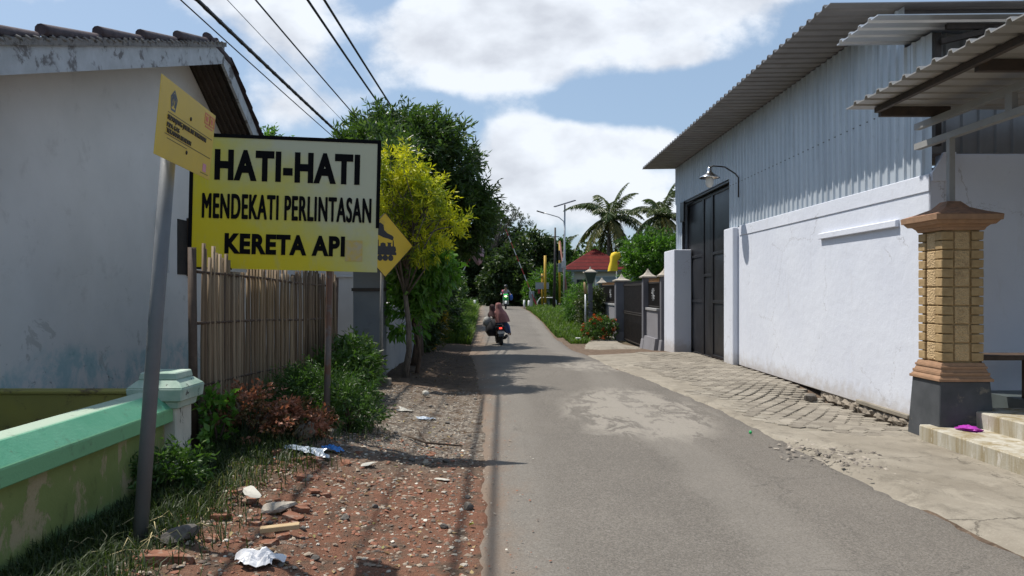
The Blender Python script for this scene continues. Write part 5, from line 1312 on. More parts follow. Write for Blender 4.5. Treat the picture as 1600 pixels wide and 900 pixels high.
# weeds in front of the bamboo fence
bush('weed_clump', 'dense feathery weeds at the fence foot, left of the rusty sign post', (-2.05, 7.95), (.5, .6, .27), 200, .19, 50, .048, .012, L_mid, 31)
bush('weed_clump', 'low green weeds round the foot of the rusty sign post', (-1.62, 7.75), (.32, .38, .24), 80, .15, 36, .06, .016, L_mid, 32)
bush('weed_clump', 'tall dark weeds against the far end of the bamboo fence', (-2.1, 9.9), (.32, .8, .36), 130, .22, 36, .09, .03, L_mid, 33)
bush('weed_clump', 'dark leafy weeds beside the grey gate post', (-2.3, 11.6), (.32, .4, .36), 90, .2, 34, .09, .035, L_dark, 34)
bush('coleus_bush', 'low bush with coppery red leaves at the foot of the fence behind the white pillar', (-2.28, 6.75), (.36, .34, .26), 80, .12, 30, .045, .026, L_cop, 35)
bush('coleus_bush', 'coppery leaved bush nearest the rusty sign post and the boulder', (-1.95, 7.05), (.34, .26, .18), 60, .12, 34, .05, .028, L_cop, 36)
bush('weed_clump', 'broad-leaved green seedling between the coppery bushes and the white pillar', (-2.48, 6.45), (.16, .16, .28), 26, .1, 16, .08, .05, L_big, 37)
bush('weed_clump', 'ragged dark green weeds behind the leaning grey pole', (-2.42, 5.35), (.2, .3, .16), 50, .13, 30, .06, .018, L_mid, 38)
# left verge toward the crossing
bush('hedge_bush', 'dark hanging shrubs past the end of the low white wall', (-2.35, 20.2), (.5, 1.5, 1.1), 200, .3, 40, .16, .055, L_far, 46)
bush('croton_bush', 'tall bush with yellow and orange leaves on the shady left verge', (-2.25, 23.4), (.4, .4, .85), 120, .2, 26, .13, .035, leafmat('croton_leaves', [(0, (.04, .08, .02)), (.5, (.12, .12, .02)), (.8, (.45, .28, .02)), (1, (.5, .14, .02))], .3), 41)
bush('fern_bush', 'arching green fern-like bush at the left edge, below the hanging pink bag', (-2.3, 28.4), (.75, .8, .6), 120, .35, 26, .34, .04, L_mid, 42, droop=.5)
bush('hedge_bush', 'dark bushy undergrowth under the left trees', (-3.3, 29), (1.2, 2.4, 1.4), 200, .45, 36, .2, .06, L_dark, 43)
bush('hedge_bush', 'dark undergrowth below the left crossing barrier', (-4.0, 42), (1.7, 3.5, 1.5), 220, .5, 36, .25, .08, L_dark, 44)
bush('hedge_bush', 'dark shrubs behind the low white wall', (-3.3, 20.5), (.8, 2.2, 1.3), 160, .4, 36, .18, .05, L_dark, 45)
# right side
def flowers(root, P, rng, zc):
    d_ = unit(P - np.array([root.location.x, root.location.y, zc])); k = rng.choice(len(P), 46, replace=False); C = []; A = []
    for i in k:
        c = P[i] + d_[i] * .12
        n = 16; dd = unit(rng.normal(size=(n, 3)) + np.array([0, -.3, .5])); C.append(c + dd * .02); A.append(dd)
    C = np.concatenate(C); A = np.concatenate(A); V, F = leaf_arrays(C, A, .07, .05, rng); np_mesh('blossom', V, F, L_flow, root, rng.uniform(0, 1, len(C)).repeat(4))
bush('flowering_bush', 'round bush covered in orange-red flowers in front of the charcoal wall', (3.72, 28.6), (.62, .6, .5), 150, .16, 36, .09, .035, L_mid, 51, extra=flowers, shell=.5)
bush('climbing_plant', 'tangled climbing plant with pinkish blooms smothering the garden lantern post', (3.95, 33.6), (.55, .7, 1.05), 190, .26, 34, .13, .05, L_olive, 52)
bush('climbing_plant', 'bright sprawling greenery left of the garden lantern', (3.85, 36.5), (.8, 1.2, 1.0), 170, .35, 32, .26, .035, L_bright, 53, droop=.6)
bush('tall_reeds', 'bright green reedy plants behind the yellow poles', (3.6, 55), (1.5, .8, 1.4), 170, .5, 30, .5, .05, L_bright, 54)
bush('verge_bush', 'light green bush just right of the raised right barrier', (2.2, 52.0 + 2.6), (.6, .6, 1.1), 110, .35, 30, .2, .07, L_bright, 55)
tree('garden_tree', 'bushy bright green tree behind the charcoal wall, beside the white gate pier', (5.9, 31.5, -.2), (6.0, 31.6, 2.3), .09,
     [(6.0, 31.5, 3.1, .8, 1.0, .75), (6.8, 31.5, 3.1, .8, 1, .8), (5.75, 31.3, 2.4, .7, .8, .5), (6.5, 31.5, 2.3, 1.1, 1, .6)], 240, .32, 44, .16, .075, L_bright, 61, shell=.45)
tree('garden_tree', 'darker leafy tree farther back behind the charcoal wall', (7.6, 38, .2), (7.6, 38, 3), .12,
     [(7.4, 38, 3.6, 1.3, 1.3, 1.1), (8.6, 38, 3.3, 1.2, 1, 1)], 170, .45, 40, .22, .09, L_mid, 62, shell=.45)
bush('garden_shrub', 'leafy shrub seen through the iron gate', (5.6, 27), (.5, 1.2, .9), 120, .3, 32, .16, .06, L_mid, 63)
tree('yard_tree', 'tree top just showing above the old house roof and the board', (-7.9, 24, -.2), (-7.9, 24, 5), .15, [(-7.9, 24, 6.1, .7, .8, .6), (-8.8, 24, 5.8, 1.0, 1, .7)], 110, .4, 40, .16, .06, L_bright, 64, shell=.4)
# trees beyond the railway
far = [(-9, 66, 8.5, 3.6, L_far, 'dark tree beyond the railway, far left behind the roadside trees'), (-4.2, 68, 7.6, 3.2, L_far, 'dark tree beyond the railway just left of the road'),
       (-.8, 74, 9.0, 3.2, L_far, 'tall dark tree beyond the railway closing off the end of the road'), (2.6, 66, 6.8, 2.5, L_far, 'round dark tree beyond the railway at the tip of the raised right barrier'),
       (.2, 62, 4.9, 1.9, L_far, 'low dark tree overhanging the road just past the railway'), (4.6, 72, 6.6, 2.7, L_mid, 'bushy tree beyond the railway behind the yellow poles'),
       (8.6, 70, 5.6, 2.6, L_mid, 'rounded tree behind the red roofed house'), (14.5, 72, 6.6, 3.2, L_far, 'dark tree far right beneath the palms'), (-15, 70, 9, 4, L_far, 'large dark tree farthest left beyond the railway')]
for i, (x, y, h_, r_, mt, lab) in enumerate(far):
    tree('distant_tree', lab, (x, y, .3), (x, y, h_ * .55), .22, [(x, y, h_ - r_ * .75, r_ * .85, r_ * .8, r_ * .75), (x - r_ * .5, y - .6, h_ * .45, r_ * .6, r_ * .7, h_ * .3), (x + r_ * .5, y - .4, h_ * .5, r_ * .6, r_ * .7, h_ * .3), (x, y - .3, h_ * .28, r_ * .8, r_ * .6, h_ * .22)],
         330, .62, 44, .42, .19, mt, 70 + i, nl=12, shell=.45, group='trees beyond the railway', bark=M_bark)
tree('airy_tree', 'spindly open-crowned tree whose flat tiers show against the cloud above the crossing', (-2.9, 71, .4), (-.4, 71, 7.4), .11,
     [(-.1, 71, 9.6, 1.1, .7, .3), (1.2, 71, 8.7, 1.2, .7, .28), (-.6, 71, 8.3, .9, .7, .3), (1.2, 71, 9.3, .6, .5, .2), (2.2, 71, 8.0, .7, .5, .2)], 80, .3, 40, .15, .06, L_olive, 90, nl=30, shell=.1, bark=M_bark2)
# far wood on the horizon: one mass
rng = np.random.RandomState(99); E = []
for i in range(64):
    xv = -150 + i * 4.9 + rng.uniform(-1.5, 1.5); h_ = rng.uniform(4.5, 8.0); E.append((xv, 100 + rng.uniform(-6, 10), h_ * .5, 4.0, 3, h_ * .62))
P, dirs = crown_points(E, 2600, rng, .5); n = 26; C = np.repeat(P, n, 0) + rng.normal(size=(2600 * n, 3)) * .7; V, F = leaf_arrays(C, unit(rng.normal(size=C.shape) + [0, 0, .4]), .75, .4, rng)
o = np_mesh('distant_wood', V, F, L_far, None, np.repeat(rng.uniform(.2, .9, 2600), n * 4)); tag(o, 'dark belt of far woodland along the horizon', 'woodland', None, 'stuff')

# coconut palms
def palm(x, y, h_, R_, seed, label, nf=20, lean=.0):
    rng = np.random.RandomState(seed); z0 = .4; r = thing('coconut_palm', label, 'palm tree', (x, y, z0), 'coconut palms')
    m = MB(); m.tube([(x - lean, y, z0 - .2), (x - lean * .6, y, h_ * .4), (x, y, h_)], [.22, .16, .13], 10); m.build('trunk', M_bark2, r)
    for i in range(nf):
        a = 2 * math.pi * i / nf * 2.4 + rng.uniform(-.2, .2); el = math.radians(78 - 132 * (i / nf) + rng.uniform(-8, 8)); L = R_ * rng.uniform(.85, 1.1)
        pts = []; p = Vector((x, y, h_)); d_ = Vector((math.cos(a) * math.cos(el), math.sin(a) * math.cos(el), math.sin(el))); seg = 14
        for k in range(seg + 1):
            pts.append(p.copy()); p = p + d_ * (L / seg); d_ = (d_ + Vector((0, 0, -.12))).normalized()
        C = []; A = []; LL = []
        for k in range(1, seg + 1):
            t_ = k / seg; dd = (pts[k] - pts[k - 1]).normalized(); s_ = dd.cross(Vector((0, 0, 1))); s_ = s_.normalized() if s_.length > .01 else Vector((1, 0, 0))
            for q in range(6):
                c = pts[k - 1].lerp(pts[k], q / 4)
                for sg in (-1, 1):
                    C.append(c); A.append(s_ * sg * .9 + dd * .55 + Vector((0, 0, -.55 - .5 * rng.rand()))); LL.append(R_ * .19 * math.sin(math.pi * min(1, t_ * .85 + .12)) + .12)
        V, F = leaf_arrays(np.array(C), np.array([tuple(v) for v in A]), np.array(LL), .085, rng, fold=.1, droop=.0)
        tint = np.clip(rng.uniform(.2, .7) + (.35 if el < -.1 else 0) + rng.uniform(-.12, .12, len(C)), 0, 1)
        m = MB(); m.tube(pts, [.045 * (1 - .8 * k / seg) for k in range(seg + 1)], 5); nv = len(V)
        V = np.vstack([V, np.array(m.v)]); fq = [(a_, b_, c_) for f in m.f if len(f) == 4 for a_, b_, c_ in ((f[0], f[1], f[2]), (f[0], f[2], f[3]))]
        F = np.vstack([F, np.array(fq) + nv]); tint = np.concatenate([np.repeat(tint, 4), np.full(len(m.v), .75)])
        np_mesh('frond', V, F, L_palm, r, tint)
    m = MB()
    for k in range(7): a = k * .9; m.ball((x + .28 * math.cos(a), y + .28 * math.sin(a), h_ - .25 - .1 * (k % 2)), .13, 8, 6)
    m.build('coconut', worn('coconut_husk', (.16, .17, .05), (.2, .13, .06)), r)
palm(8.6, 60, 7.5, 3.9, 101, 'full-crowned coconut palm above the red roof, left of the other palm', 26, .3)
palm(12.0, 56, 7.3, 3.2, 102, 'coconut palm rising behind the garden trees next to the warehouse', 22, -.2)
palm(6.6, 84, 6.0, 3.2, 103, 'small distant palm behind the street lamp', 16)

# banana-like clump: none. Grass -----------------------------------------------
def grass(name, label, region, n, hmin, hmax, mat, seed, width=.008, lean=.5):
    rng = np.random.RandomState(seed); pts = []
    while len(pts) < n:
        x, y = region(rng)
        if x is None: continue
        pts.append((x, y, gz(x, y) + rough_z(x, y) - .01))
    P = np.array(pts); n = len(P); h_ = rng.uniform(hmin, hmax, n)[:, None] * (.6 + .8 * np.clip(np.sin(P[:, :1] * 5.1) * np.cos(P[:, 1:2] * 3.7) * .5 + .5, 0, 1))
    a = rng.uniform(0, 2 * math.pi, n); D_ = np.stack([np.cos(a), np.sin(a), np.zeros(n)], 1); S = np.stack([-np.sin(a), np.cos(a), np.zeros(n)], 1)
    ln = rng.uniform(.1, lean, n)[:, None]; w_ = width * rng.uniform(.7, 1.4, n)[:, None]
    m1 = P + D_ * h_ * ln * .35 + np.array([0, 0, 1]) * h_ * .6; tp = P + D_ * h_ * ln * 1.1 + np.array([0, 0, 1]) * h_ * (1 - ln * .3)
    V = np.stack([P - S * w_, P + S * w_, m1 - S * w_ * .8, m1 + S * w_ * .8, tp], 1).reshape(-1, 3); b = np.arange(n)[:, None] * 5
    F = np.concatenate([b + np.array([[0, 1, 3]]), b + np.array([[0, 3, 2]]), b + np.array([[2, 3, 4]])], 0)
    tv = np.clip(rng.beta(2, 2.5, n) + .15 * np.sin(P[:, 0] * 4) * np.sin(P[:, 1] * 2), 0, 1)
    o = np_mesh(name, V, F, mat, None, np.repeat(tv, 5)); tag(o, label, 'grass', None, 'stuff')
def reg_l(rng):
    y = rng.uniform(2.2, 9.2); l = -2.58 if y < 6.5 else -2.62
    x = l + abs(rng.normal()) * (.34 if y < 6.0 else .42)
    if x > -1.35 - .2 * math.sin(y * 3): return None, None
    return x, y
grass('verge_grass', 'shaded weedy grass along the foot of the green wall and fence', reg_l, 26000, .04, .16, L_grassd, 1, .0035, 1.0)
def reg_f(rng):
    y = rng.uniform(6.6, 12.5); x = rng.uniform(-3.2, -2.3)
    return x, y
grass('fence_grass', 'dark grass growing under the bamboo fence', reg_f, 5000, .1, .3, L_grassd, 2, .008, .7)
def reg_fl(rng):
    y = rng.uniform(27, 49.5); x = lerp_tab(LEFT, y) - abs(rng.normal()) * .7 - .02
    return (x, y) if x > -5 else (None, None)
grass('left_bank_grass', 'bright grass bank on the left before the crossing', reg_fl, 16000, .2, .55, L_grass, 3, .014, .7)
def reg_fr(rng):
    y = rng.uniform(27.5, 50.2); l = lerp_tab(RIGHT, y); x = l + .03 + rng.uniform(0, 1) ** 1.3 * (5.2 - l)
    if y < 30.5 and (x < l + .25 or x > l + 1.0): return None, None
    return x, y
grass('right_bank_grass', 'sunlit green grass on the right bank below the street lamp', reg_fr, 30000, .10, .34, L_grass, 4, .014, .8)
def reg_fb(rng):
    x, y = rng.uniform(-14, 14), rng.uniform(53.6, 62)
    return (None, None) if -2.1 < x < 1.7 else (x, y)
grass('trackside_grass', 'grass and low growth beyond the rails', reg_fb, 14000, .2, .7, L_mid, 5, .025, .7)
# ------------------------------------------------------------ riders and scooters
M_skin = plain('skin', (.30, .17, .11), .6); M_tyre = plain('tyre_rubber', (.018, .018, .019), .85); M_bblack = plain('gloss_black_plastic', (.015, .015, .017), .25)
M_plate = plain('plate_white', (.5, .5, .48), .4); M_tail = plain('tail_light_red', (.5, .02, .02), .3, emit=(1, .05, .03), es=2.2)
def skin_mesh(V, E, Rd, sub=2):
    me = bpy.data.meshes.new('body'); me.from_pydata([tuple(v) for v in V], E, []); me.update()
    o = bpy.data.objects.new('tmp', me); COL.objects.link(o)
    md = o.modifiers.new('s', 'SKIN'); md.use_smooth_shade = True
    sv = me.skin_vertices[0].data
    for i, r_ in enumerate(Rd): sv[i].radius = (r_, r_) if not isinstance(r_, tuple) else r_; sv[i].use_root = (i == 0)
    s2 = o.modifiers.new('u', 'SUBSURF'); s2.levels = sub; s2.render_levels = sub
    out = bpy.data.meshes.new_from_object(o.evaluated_get(bpy.context.evaluated_depsgraph_get()))
    bpy.data.objects.remove(o); bpy.data.meshes.remove(me); return out
def rider(name, label, M, hip, chest, head, hands, knees, feet, cloth_mats, cat='person', scale=1.0):
    """seated figure; one skinned surface from pelvis to fingertips; cloth_mats = (skin, top, trousers)"""
    V = []; E = []; Rr = []; tagv = []
    def v(p, r_, parent=None, k=0):
        V.append(Vector(p)); Rr.append(r_); tagv.append(k)
        if parent is not None: E.append((parent, len(V) - 1))
        return len(V) - 1
    hip = Vector(hip); chest = Vector(chest); head = Vector(head)
    p0 = v(hip, (.15, .12)); sp = v(hip.lerp(chest, .5), (.13, .105), p0, 1); ch = v(chest, (.16, .11), sp, 1)
    nk = v(chest.lerp(head, .52), .05, ch, 0); hd = v(head - Vector((0, 0, .04)), .085, nk, 0); h2 = v(head + Vector((0, .01, .06)), .09, hd, 0); v(head + Vector((0, 0, .12)), .055, h2, 0)
    fwd = 1
    v(head + Vector((0, .115 * fwd, 0)), .014, hd, 0)
    for s_, hnd, kn, ft in ((-1, hands[0], knees[0], feet[0]), (1, hands[1], knees[1], feet[1])):
        hnd = Vector(hnd); kn = Vector(kn); ft = Vector(ft)
        shp = chest + Vector((s_ * .17, 0, .04)); sh = v(shp, .062, ch, 1)
        elp = shp.lerp(hnd, .5) + Vector((s_ * .07, -.04, -.09)); el = v(elp, .043, sh, 1); wr = v(elp.lerp(hnd, .88), .028, el, 1)
        pm = v(hnd, (.036, .02), wr, 0); d_ = (hnd - elp).normalized(); sd_ = d_.cross(Vector((0, 0, 1))); sd_ = sd_.normalized() if sd_.length > .01 else Vector((1, 0, 0))
        for q, (o_, L) in enumerate(((-.030, .062), (-.011, .074), (.009, .070), (.028, .056))):
            a = v(hnd + d_ * .035 + sd_ * o_, .009, pm, 0); b_ = v(hnd + d_ * (.035 + L * .6) + sd_ * o_ - Vector((0, 0, .012)), .0085, a, 0); v(hnd + d_ * (.035 + L * .75) + sd_ * o_ - Vector((0, 0, .035)), .007, b_, 0)
        a = v(hnd - sd_ * s_ * .04 - Vector((0, 0, .01)), .010, pm, 0); v(hnd + d_ * .035 - sd_ * s_ * .055 - Vector((0, 0, .025)), .008, a, 0)
        hj = v(hip + Vector((s_ * .09, .03, -.01)), .088, p0, 2); k_ = v(kn, .058, hj, 2); an = v(ft + Vector((0, -.02, .06)), .036, k_, 2)
        tdir = Vector((0, .13, -.02)); hl = v(ft + Vector((0, .0, .0)), .034, an, 0); v(ft + tdir, .026, hl, 0)
    me = skin_mesh(V, E, Rr, 1)
    me.materials.clear()
    for m_ in cloth_mats: me.materials.append(m_)
    pts = [(V[a], V[b]) for a, b in E]; kt = [tagv[b] for a, b in E]
    for pl_ in me.polygons:
        c = pl_.center; best = min(range(len(pts)), key=lambda i: (pts[i][0].lerp(pts[i][1], max(0, min(1, (c - pts[i][0]).dot(pts[i][1] - pts[i][0]) / max((pts[i][1] - pts[i][0]).length_squared, 1e-6)))) - c).length_squared)
        pl_.material_index = kt[best]; pl_.use_smooth = True
    me.transform(M)
    org = M @ Vector((hip.x, hip.y, hip.z - .12)); r = thing(name, label, cat, org)
    body = mesh_obj('body', me, r)
    return r
def shell(prof, c, M, folds=5, amp=.06, seg=24, ex=1.0, ey=1.0, closed_top=True):
    """draped cloth as an open bell: prof = [(radius, height, dx, dy)]"""
    m = MB(); vs = []; fs = []
    for i, (r_, z_, dx, dy) in enumerate(prof):
        for k in range(seg):
            a = 2 * math.pi * k / seg; q = r_ * (1 + amp * (i / len(prof)) * math.sin(folds * a + i * .3)); vs.append((c[0] + dx + q * ex * math.cos(a), c[1] + dy + q * ey * math.sin(a), c[2] + z_))
    for i in range(len(prof) - 1):
        for k in range(seg): fs.append((i * seg + k, i * seg + (k + 1) % seg, (i + 1) * seg + (k + 1) % seg, (i + 1) * seg + k))
    if closed_top: fs.append(tuple(range(seg)))
    m.smooth = True; m.add(vs, fs, M); return m
def scooter(label, M, paint, plate_txt=None, headlight=None, stripe=None):
    org = M @ Vector((0, 0, 0)); r = thing('motor_scooter', label, 'motor scooter', org)
    B = lambda m, n, mt, par=None, bv=0.0: m.build(n, mt, par or r, bevel=bv, M=M)
    def wheel(y):
        m = MB(); RY = Matrix.Translation((0, y, .27)) @ Matrix.Rotation(math.pi / 2, 4, 'Y')
        m.lathe([(.20, -.055), (.25, -.062), (.272, -.03), (.272, .03), (.25, .062), (.20, .055), (.20, -.055)], 24, RY); t_ = B(m, 'tyre', M_tyre)
        m = MB(); m.lathe([(.06, -.03), (.06, .03)], 12, RY)
        for k in range(5):
            a = 2 * math.pi * k / 5; m.bar((0, y + .05 * math.cos(a), .27 + .05 * math.sin(a)), (0, y + .2 * math.cos(a), .27 + .2 * math.sin(a)), .03, .02)
        m.lathe([(.19, -.035), (.203, -.035), (.203, .035), (.19, .035), (.19, -.035)], 24, RY); m.build('rim', M_steel, t_, M=M)
    wheel(-.62); wheel(.64)
    # body: tail fairing, seat, floor, leg shield
    m = MB(); m.prism([(-.84, .74), (-.80, .60), (-.60, .40), (-.25, .36), (-.12, .34), (.28, .32), (.34, .36), (-.02, .38), (-.05, .72), (-.5, .74)], 'x', -.17, .17); B(m, 'tail_fairing', paint, None, .03)
    m = MB(); m.prism([(-.74, .76), (-.45, .745), (-.02, .725), (.0, .77), (-.2, .80), (-.42, .80), (-.74, .835)], 'x', -.125, .125); B(m, 'seat', M_bblack, None, .025)
    m = MB(); m.prism([(.28, .32), (.34, .32), (.46, .60), (.44, .93), (.38, .98), (.37, .62)], 'x', -.2, .2); B(m, 'leg_shield', paint, None, .03)
    m = MB(); m.prism([(.34, .90), (.52, .86), (.50, 1.0), (.40, 1.06), (.33, 1.02)], 'x', -.15, .15); hdl = B(m, 'front_cowl', paint, None, .03)
    m = MB(); m.tube([(-.34, .30, 1.03), (-.2, .36, 1.02), (0, .38, 1.0), (.2, .36, 1.02), (.34, .30, 1.03)], .013, 8); hb_ = B(m, 'handlebar', M_iron)
    m = MB()
    for s_ in (-1, 1): m.tube([(s_ * .24, .35, 1.02), (s_ * .27, .36, 1.16)], .008, 6); m.ball((s_ * .29, .36, 1.2), (.06, .012, .045), 12, 8)
    m.build('mirror', M_bblack, hb_, M=M)
    m = MB(); m.tube([(0, .44, .85), (0, .64, .30)], .03, 8); m.tube([(-.08, .5, .62), (-.08, .64, .27)], .02, 8); m.tube([(.08, .5, .62), (.08, .64, .27)], .02, 8); B(m, 'front_fork', M_iron)
    m = MB(); m.prism([(.42, .46), (.52, .57), (.66, .60), (.82, .52), (.90, .40), (.86, .40), (.79, .49), (.66, .565), (.53, .54), (.45, .44)], 'x', -.07, .07); B(m, 'front_mudguard', paint, None, .01)
    m = MB(); m.prism([(-.84, .62), (-.95, .36), (-.92, .34), (-.70, .42), (-.70, .6)], 'x', -.10, .10); B(m, 'rear_mudguard', M_bblack)
    m = MB(); m.tube([(.15, -.1, .22), (.18, -.5, .27), (.20, -.88, .36)], [.03, .065, .065], 10); B(m, 'exhaust', M_iron)
    m = MB(); m.prism([(-.85, .70), (-.88, .665), (-.85, .64), (-.82, .70)], 'x', -.055, .055); B(m, 'tail_light', M_tail, None, .006)
    m = MB(); m.box(-.13, .13, -.93, -.92, .46, .56); B(m, 'number_plate', M_plate)
    m = MB(); m.box(-.115, .115, .905, .915, .30, .38) if headlight else m.box(-.02, .02, -.93, -.925, .54, .55); B(m, 'bracket', M_bblack)
    m = MB(); m.ball((0, .47 if not headlight else .52, .90), (.085, .035, .055), 14, 8); B(m, 'headlight', headlight or plain('lamp_lens', (.5, .5, .5), .15))
    if stripe:
        m = MB(); m.prism([(.46, .62), (.475, .62), (.54, .86), (.525, .86)], 'x', -.19, .19); B(m, 'front_stripe', stripe)
        m = MB(); m.prism([(.40, 1.04), (.50, .99), (.52, 1.01), (.40, 1.075)], 'x', -.16, .16); B(m, 'visor', stripe)
    return r
SXX, SYY = -.16, 27.0
Mz = Matrix.Translation((SXX, SYY, road_z(SYY) + .03)) @ Matrix.Rotation(math.radians(7), 4, 'Z') @ Matrix.Rotation(math.radians(-4), 4, 'Y') @ Matrix.Scale(.92, 4)
scooter('black motor scooter ridden away from the camera, its red tail light lit', Mz, M_bblack)
M_mauve = worn('mauve_veil', (.30, .14, .13), (.24, .11, .105), 12, .9, bmp=.2); M_brown = worn('brown_print_top', (.20, .12, .10), (.36, .27, .22), 24, .9); M_bdress = worn('black_dress', (.012, .012, .015), (.02, .02, .024), 8, .9)
M_blue = worn('blue_trousers', (.09, .13, .26), (.07, .10, .2), 10, .9); M_dkveil = worn('dark_brown_veil', (.07, .035, .035), (.05, .028, .028), 12, .9)
rd = rider('person', 'person in a dark brown headscarf and black dress driving the black scooter', Mz, (-.03, -.05, .88), (-.08, .06, 1.20), (-.17, .12, 1.44), ((-.33, .30, 1.06), (.33, .30, 1.06)), ((-.20, .30, .80), (.16, .30, .80)), ((-.24, .12, .38), (.14, .12, .38)), (M_skin, M_brown, M_bdress))
shell([(.03, .15, 0, 0), (.085, .13, 0, 0), (.118, .06, 0, 0), (.12, -.04, 0, -.01), (.13, -.12, 0, -.02), (.19, -.20, 0, -.03), (.22, -.32, 0, -.05)], (-.17, .11, 1.44), Mz, 5, .06).build('headscarf', M_dkveil, rd)
shell([(.16, .10, -.03, 0), (.24, -.02, -.09, .0), (.32, -.18, -.14, .0), (.34, -.38, -.14, .0), (.28, -.56, -.10, .0)], (-.04, -.12, .92), Mz, 7, .12, ex=1.0, ey=1.1).build('dress', M_bdress, rd)
pr = rider('person', 'person in a long mauve headscarf sitting sideways on the back of the black scooter', Mz, (.05, -.42, .90), (.06, -.40, 1.24), (.03, -.38, 1.50), ((.20, -.18, .98), (.28, -.25, .92)), ((.30, -.36, .84), (.32, -.52, .80)), ((.36, -.30, .40), (.40, -.52, .38)), (M_skin, M_mauve, M_blue))
shell([(.03, .15, 0, 0), (.09, .135, 0, 0), (.125, .06, 0, 0), (.125, -.04, .01, 0), (.15, -.12, .02, 0), (.21, -.24, .06, 0), (.25, -.42, .10, 0), (.27, -.62, .13, 0)], (.03, -.38, 1.50), Mz, 6, .10).build('headscarf', M_mauve, pr)
shell([(.09, .0, 0, 0), (.12, -.08, .03, 0), (.13, -.2, .05, 0), (.12, -.32, .06, 0), (.08, -.40, .07, 0)], (.25, -.40, .84), Mz, 5, .12).build('trousers', M_blue, pr)
M_bag = worn('grey_print_bag', (.42, .42, .40), (.16, .16, .15), 18, .8)
m = MB(); m.ball((-.42, -.10, .92), (.19, .12, .20), 14, 9, .08); o = m.build('shopping_bag', M_bag, None, M=Mz); tag(o, 'grey patterned bag held at the left side of the black scooter', 'bag')
# oncoming rider
MX, MY = .14, 50.0
Mo = Matrix.Translation((MX, MY, road_z(MY) + .03)) @ Matrix.Rotation(math.pi, 4, 'Z') @ Matrix.Scale(.96, 4)
scooter('white and green motor scooter coming over the rise with its headlight on', Mo, plain('white_fairing', (.5, .52, .5), .3), headlight=plain('headlight_on', (.6, .7, .4), .2, emit=(.75, 1, .35), es=4.0), stripe=plain('green_fairing', (.04, .45, .10), .3))
M_jack = worn('grey_jacket', (.30, .31, .34), (.24, .25, .28), 9, .9); M_pnk = worn('pink_sleeve', (.55, .14, .2), (.45, .12, .18), 9, .9)
r2 = rider('person', 'person in a dark helmet and grey jacket riding the white and green scooter', Mo, (0, -.12, .88), (0, -.04, 1.26), (0, .0, 1.54), ((-.33, .28, 1.05), (.33, .28, 1.05)), ((-.18, .28, .76), (.18, .28, .76)), ((-.15, .10, .36), (.15, .10, .36)), (M_skin, M_jack, M_bdress))
m = MB(); m.ball((0, -.015, 1.60), (.14, .155, .13), 18, 12); m.build('helmet', M_bblack, r2, M=Mo)
m = MB(); m.ball((0, .03, 1.60), (.118, .13, .055), 16, 8); m.build('visor', plain('smoky_visor', (.05, .05, .05), .1), r2, M=Mo)
m = MB(); m.ball((.2, -.02, 1.2), (.10, .12, .16), 12, 8, .05); m.build('pink_wrap', M_pnk, r2, M=Mo)
m = MB(); m.ball((-.38, -.05, .82), (.12, .10, .22), 12, 8, .12); o = m.build('carrier_bag', worn('blue_plastic', (.04, .12, .42), (.03, .09, .32), 6, .5), None, M=Mo); tag(o, 'blue carrier bag hanging at the side of the oncoming scooter', 'bag')
# pink bag hanging in the tree
hg = thing('hanging_bag', 'pinkish torn plastic bag hanging from a cord in the trees left of the crossing', 'bag', (-1.05, 27.8, 2.6))
m = MB(); m.ball((-1.05, 27.8, 2.98), (.33, .22, .40), 16, 11, .07)
for i, p in enumerate(m.v):
    f = (p[2] - 2.54) / .88; m.v[i] = (-1.05 + (p[0] + 1.05) * (.4 + .75 * f) + .12 * (1 - f), p[1], p[2])
m.build('sheet', worn('dusty_pink_plastic', (.42, .27, .30), (.34, .22, .25), 8, .5), hg)
m = MB(); m.tube([(-1.05, 27.8, 3.38), (-1.3, 27.4, 4.2)], .012, 6); m.build('cord', M_iron, hg)

# ------------------------------------------------------------ debris on the verge
def rock_mesh(rs, sx, sy, sz, cuts=5):
    bm = bmesh.new(); bmesh.ops.create_icosphere(bm, subdivisions=2, radius=1)
    for k in range(cuts):
        n = Vector((rs.gauss(0, 1), rs.gauss(0, 1), rs.gauss(0, 1))).normalized(); d_ = rs.uniform(.5, .8)
        for v_ in bm.verts:
            t_ = v_.co.dot(n) - d_
            if t_ > 0: v_.co -= n * t_
    for v_ in bm.verts: v_.co = Vector((v_.co.x * sx, v_.co.y * sy, v_.co.z * sz)) * (1 + rs.uniform(-.04, .04))
    me = bpy.data.meshes.new('rock'); bm.to_mesh(me); bm.free(); return me
def brick_mesh(rs, L, W, Hh):
    bm = bmesh.new(); bmesh.ops.create_cube(bm, size=1)
    bmesh.ops.subdivide_edges(bm, edges=bm.edges[:], cuts=3, use_grid_fill=True)
    cut = Vector((rs.choice((-1, 1)), rs.uniform(-.7, .7), rs.uniform(-.5, .5))).normalized()
    for v_ in bm.verts:
        t_ = v_.co.dot(cut) - .36
        if t_ > 0: v_.co -= cut * t_
        v_.co += Vector((rs.uniform(-1, 1), rs.uniform(-1, 1), rs.uniform(-1, 1))) * .035
        v_.co = Vector((v_.co.x * L, v_.co.y * W, v_.co.z * Hh))
    me = bpy.data.meshes.new('brick'); bm.to_mesh(me); bm.free(); return me
M_brick = worn('broken_brick_clay', (.17, .07, .042), (.27, .125, .075), 16, .95, dirt=(.32, .27, .22), dirt_amt=.6, bmp=.6, spots=.55)
M_mortar = worn('mortar_lump', (.34, .30, .25), (.44, .40, .34), 14, .95, dirt=(.16, .13, .1), dirt_amt=.5, bmp=.6)
M_darkst = worn('dark_cobble', (.09, .08, .07), (.15, .135, .12), 14, .9, bmp=.6)
M_tilefrag = worn('pale_tile_fragment', (.50, .48, .42), (.42, .40, .35), 8, .6)
rs = random.Random(77)
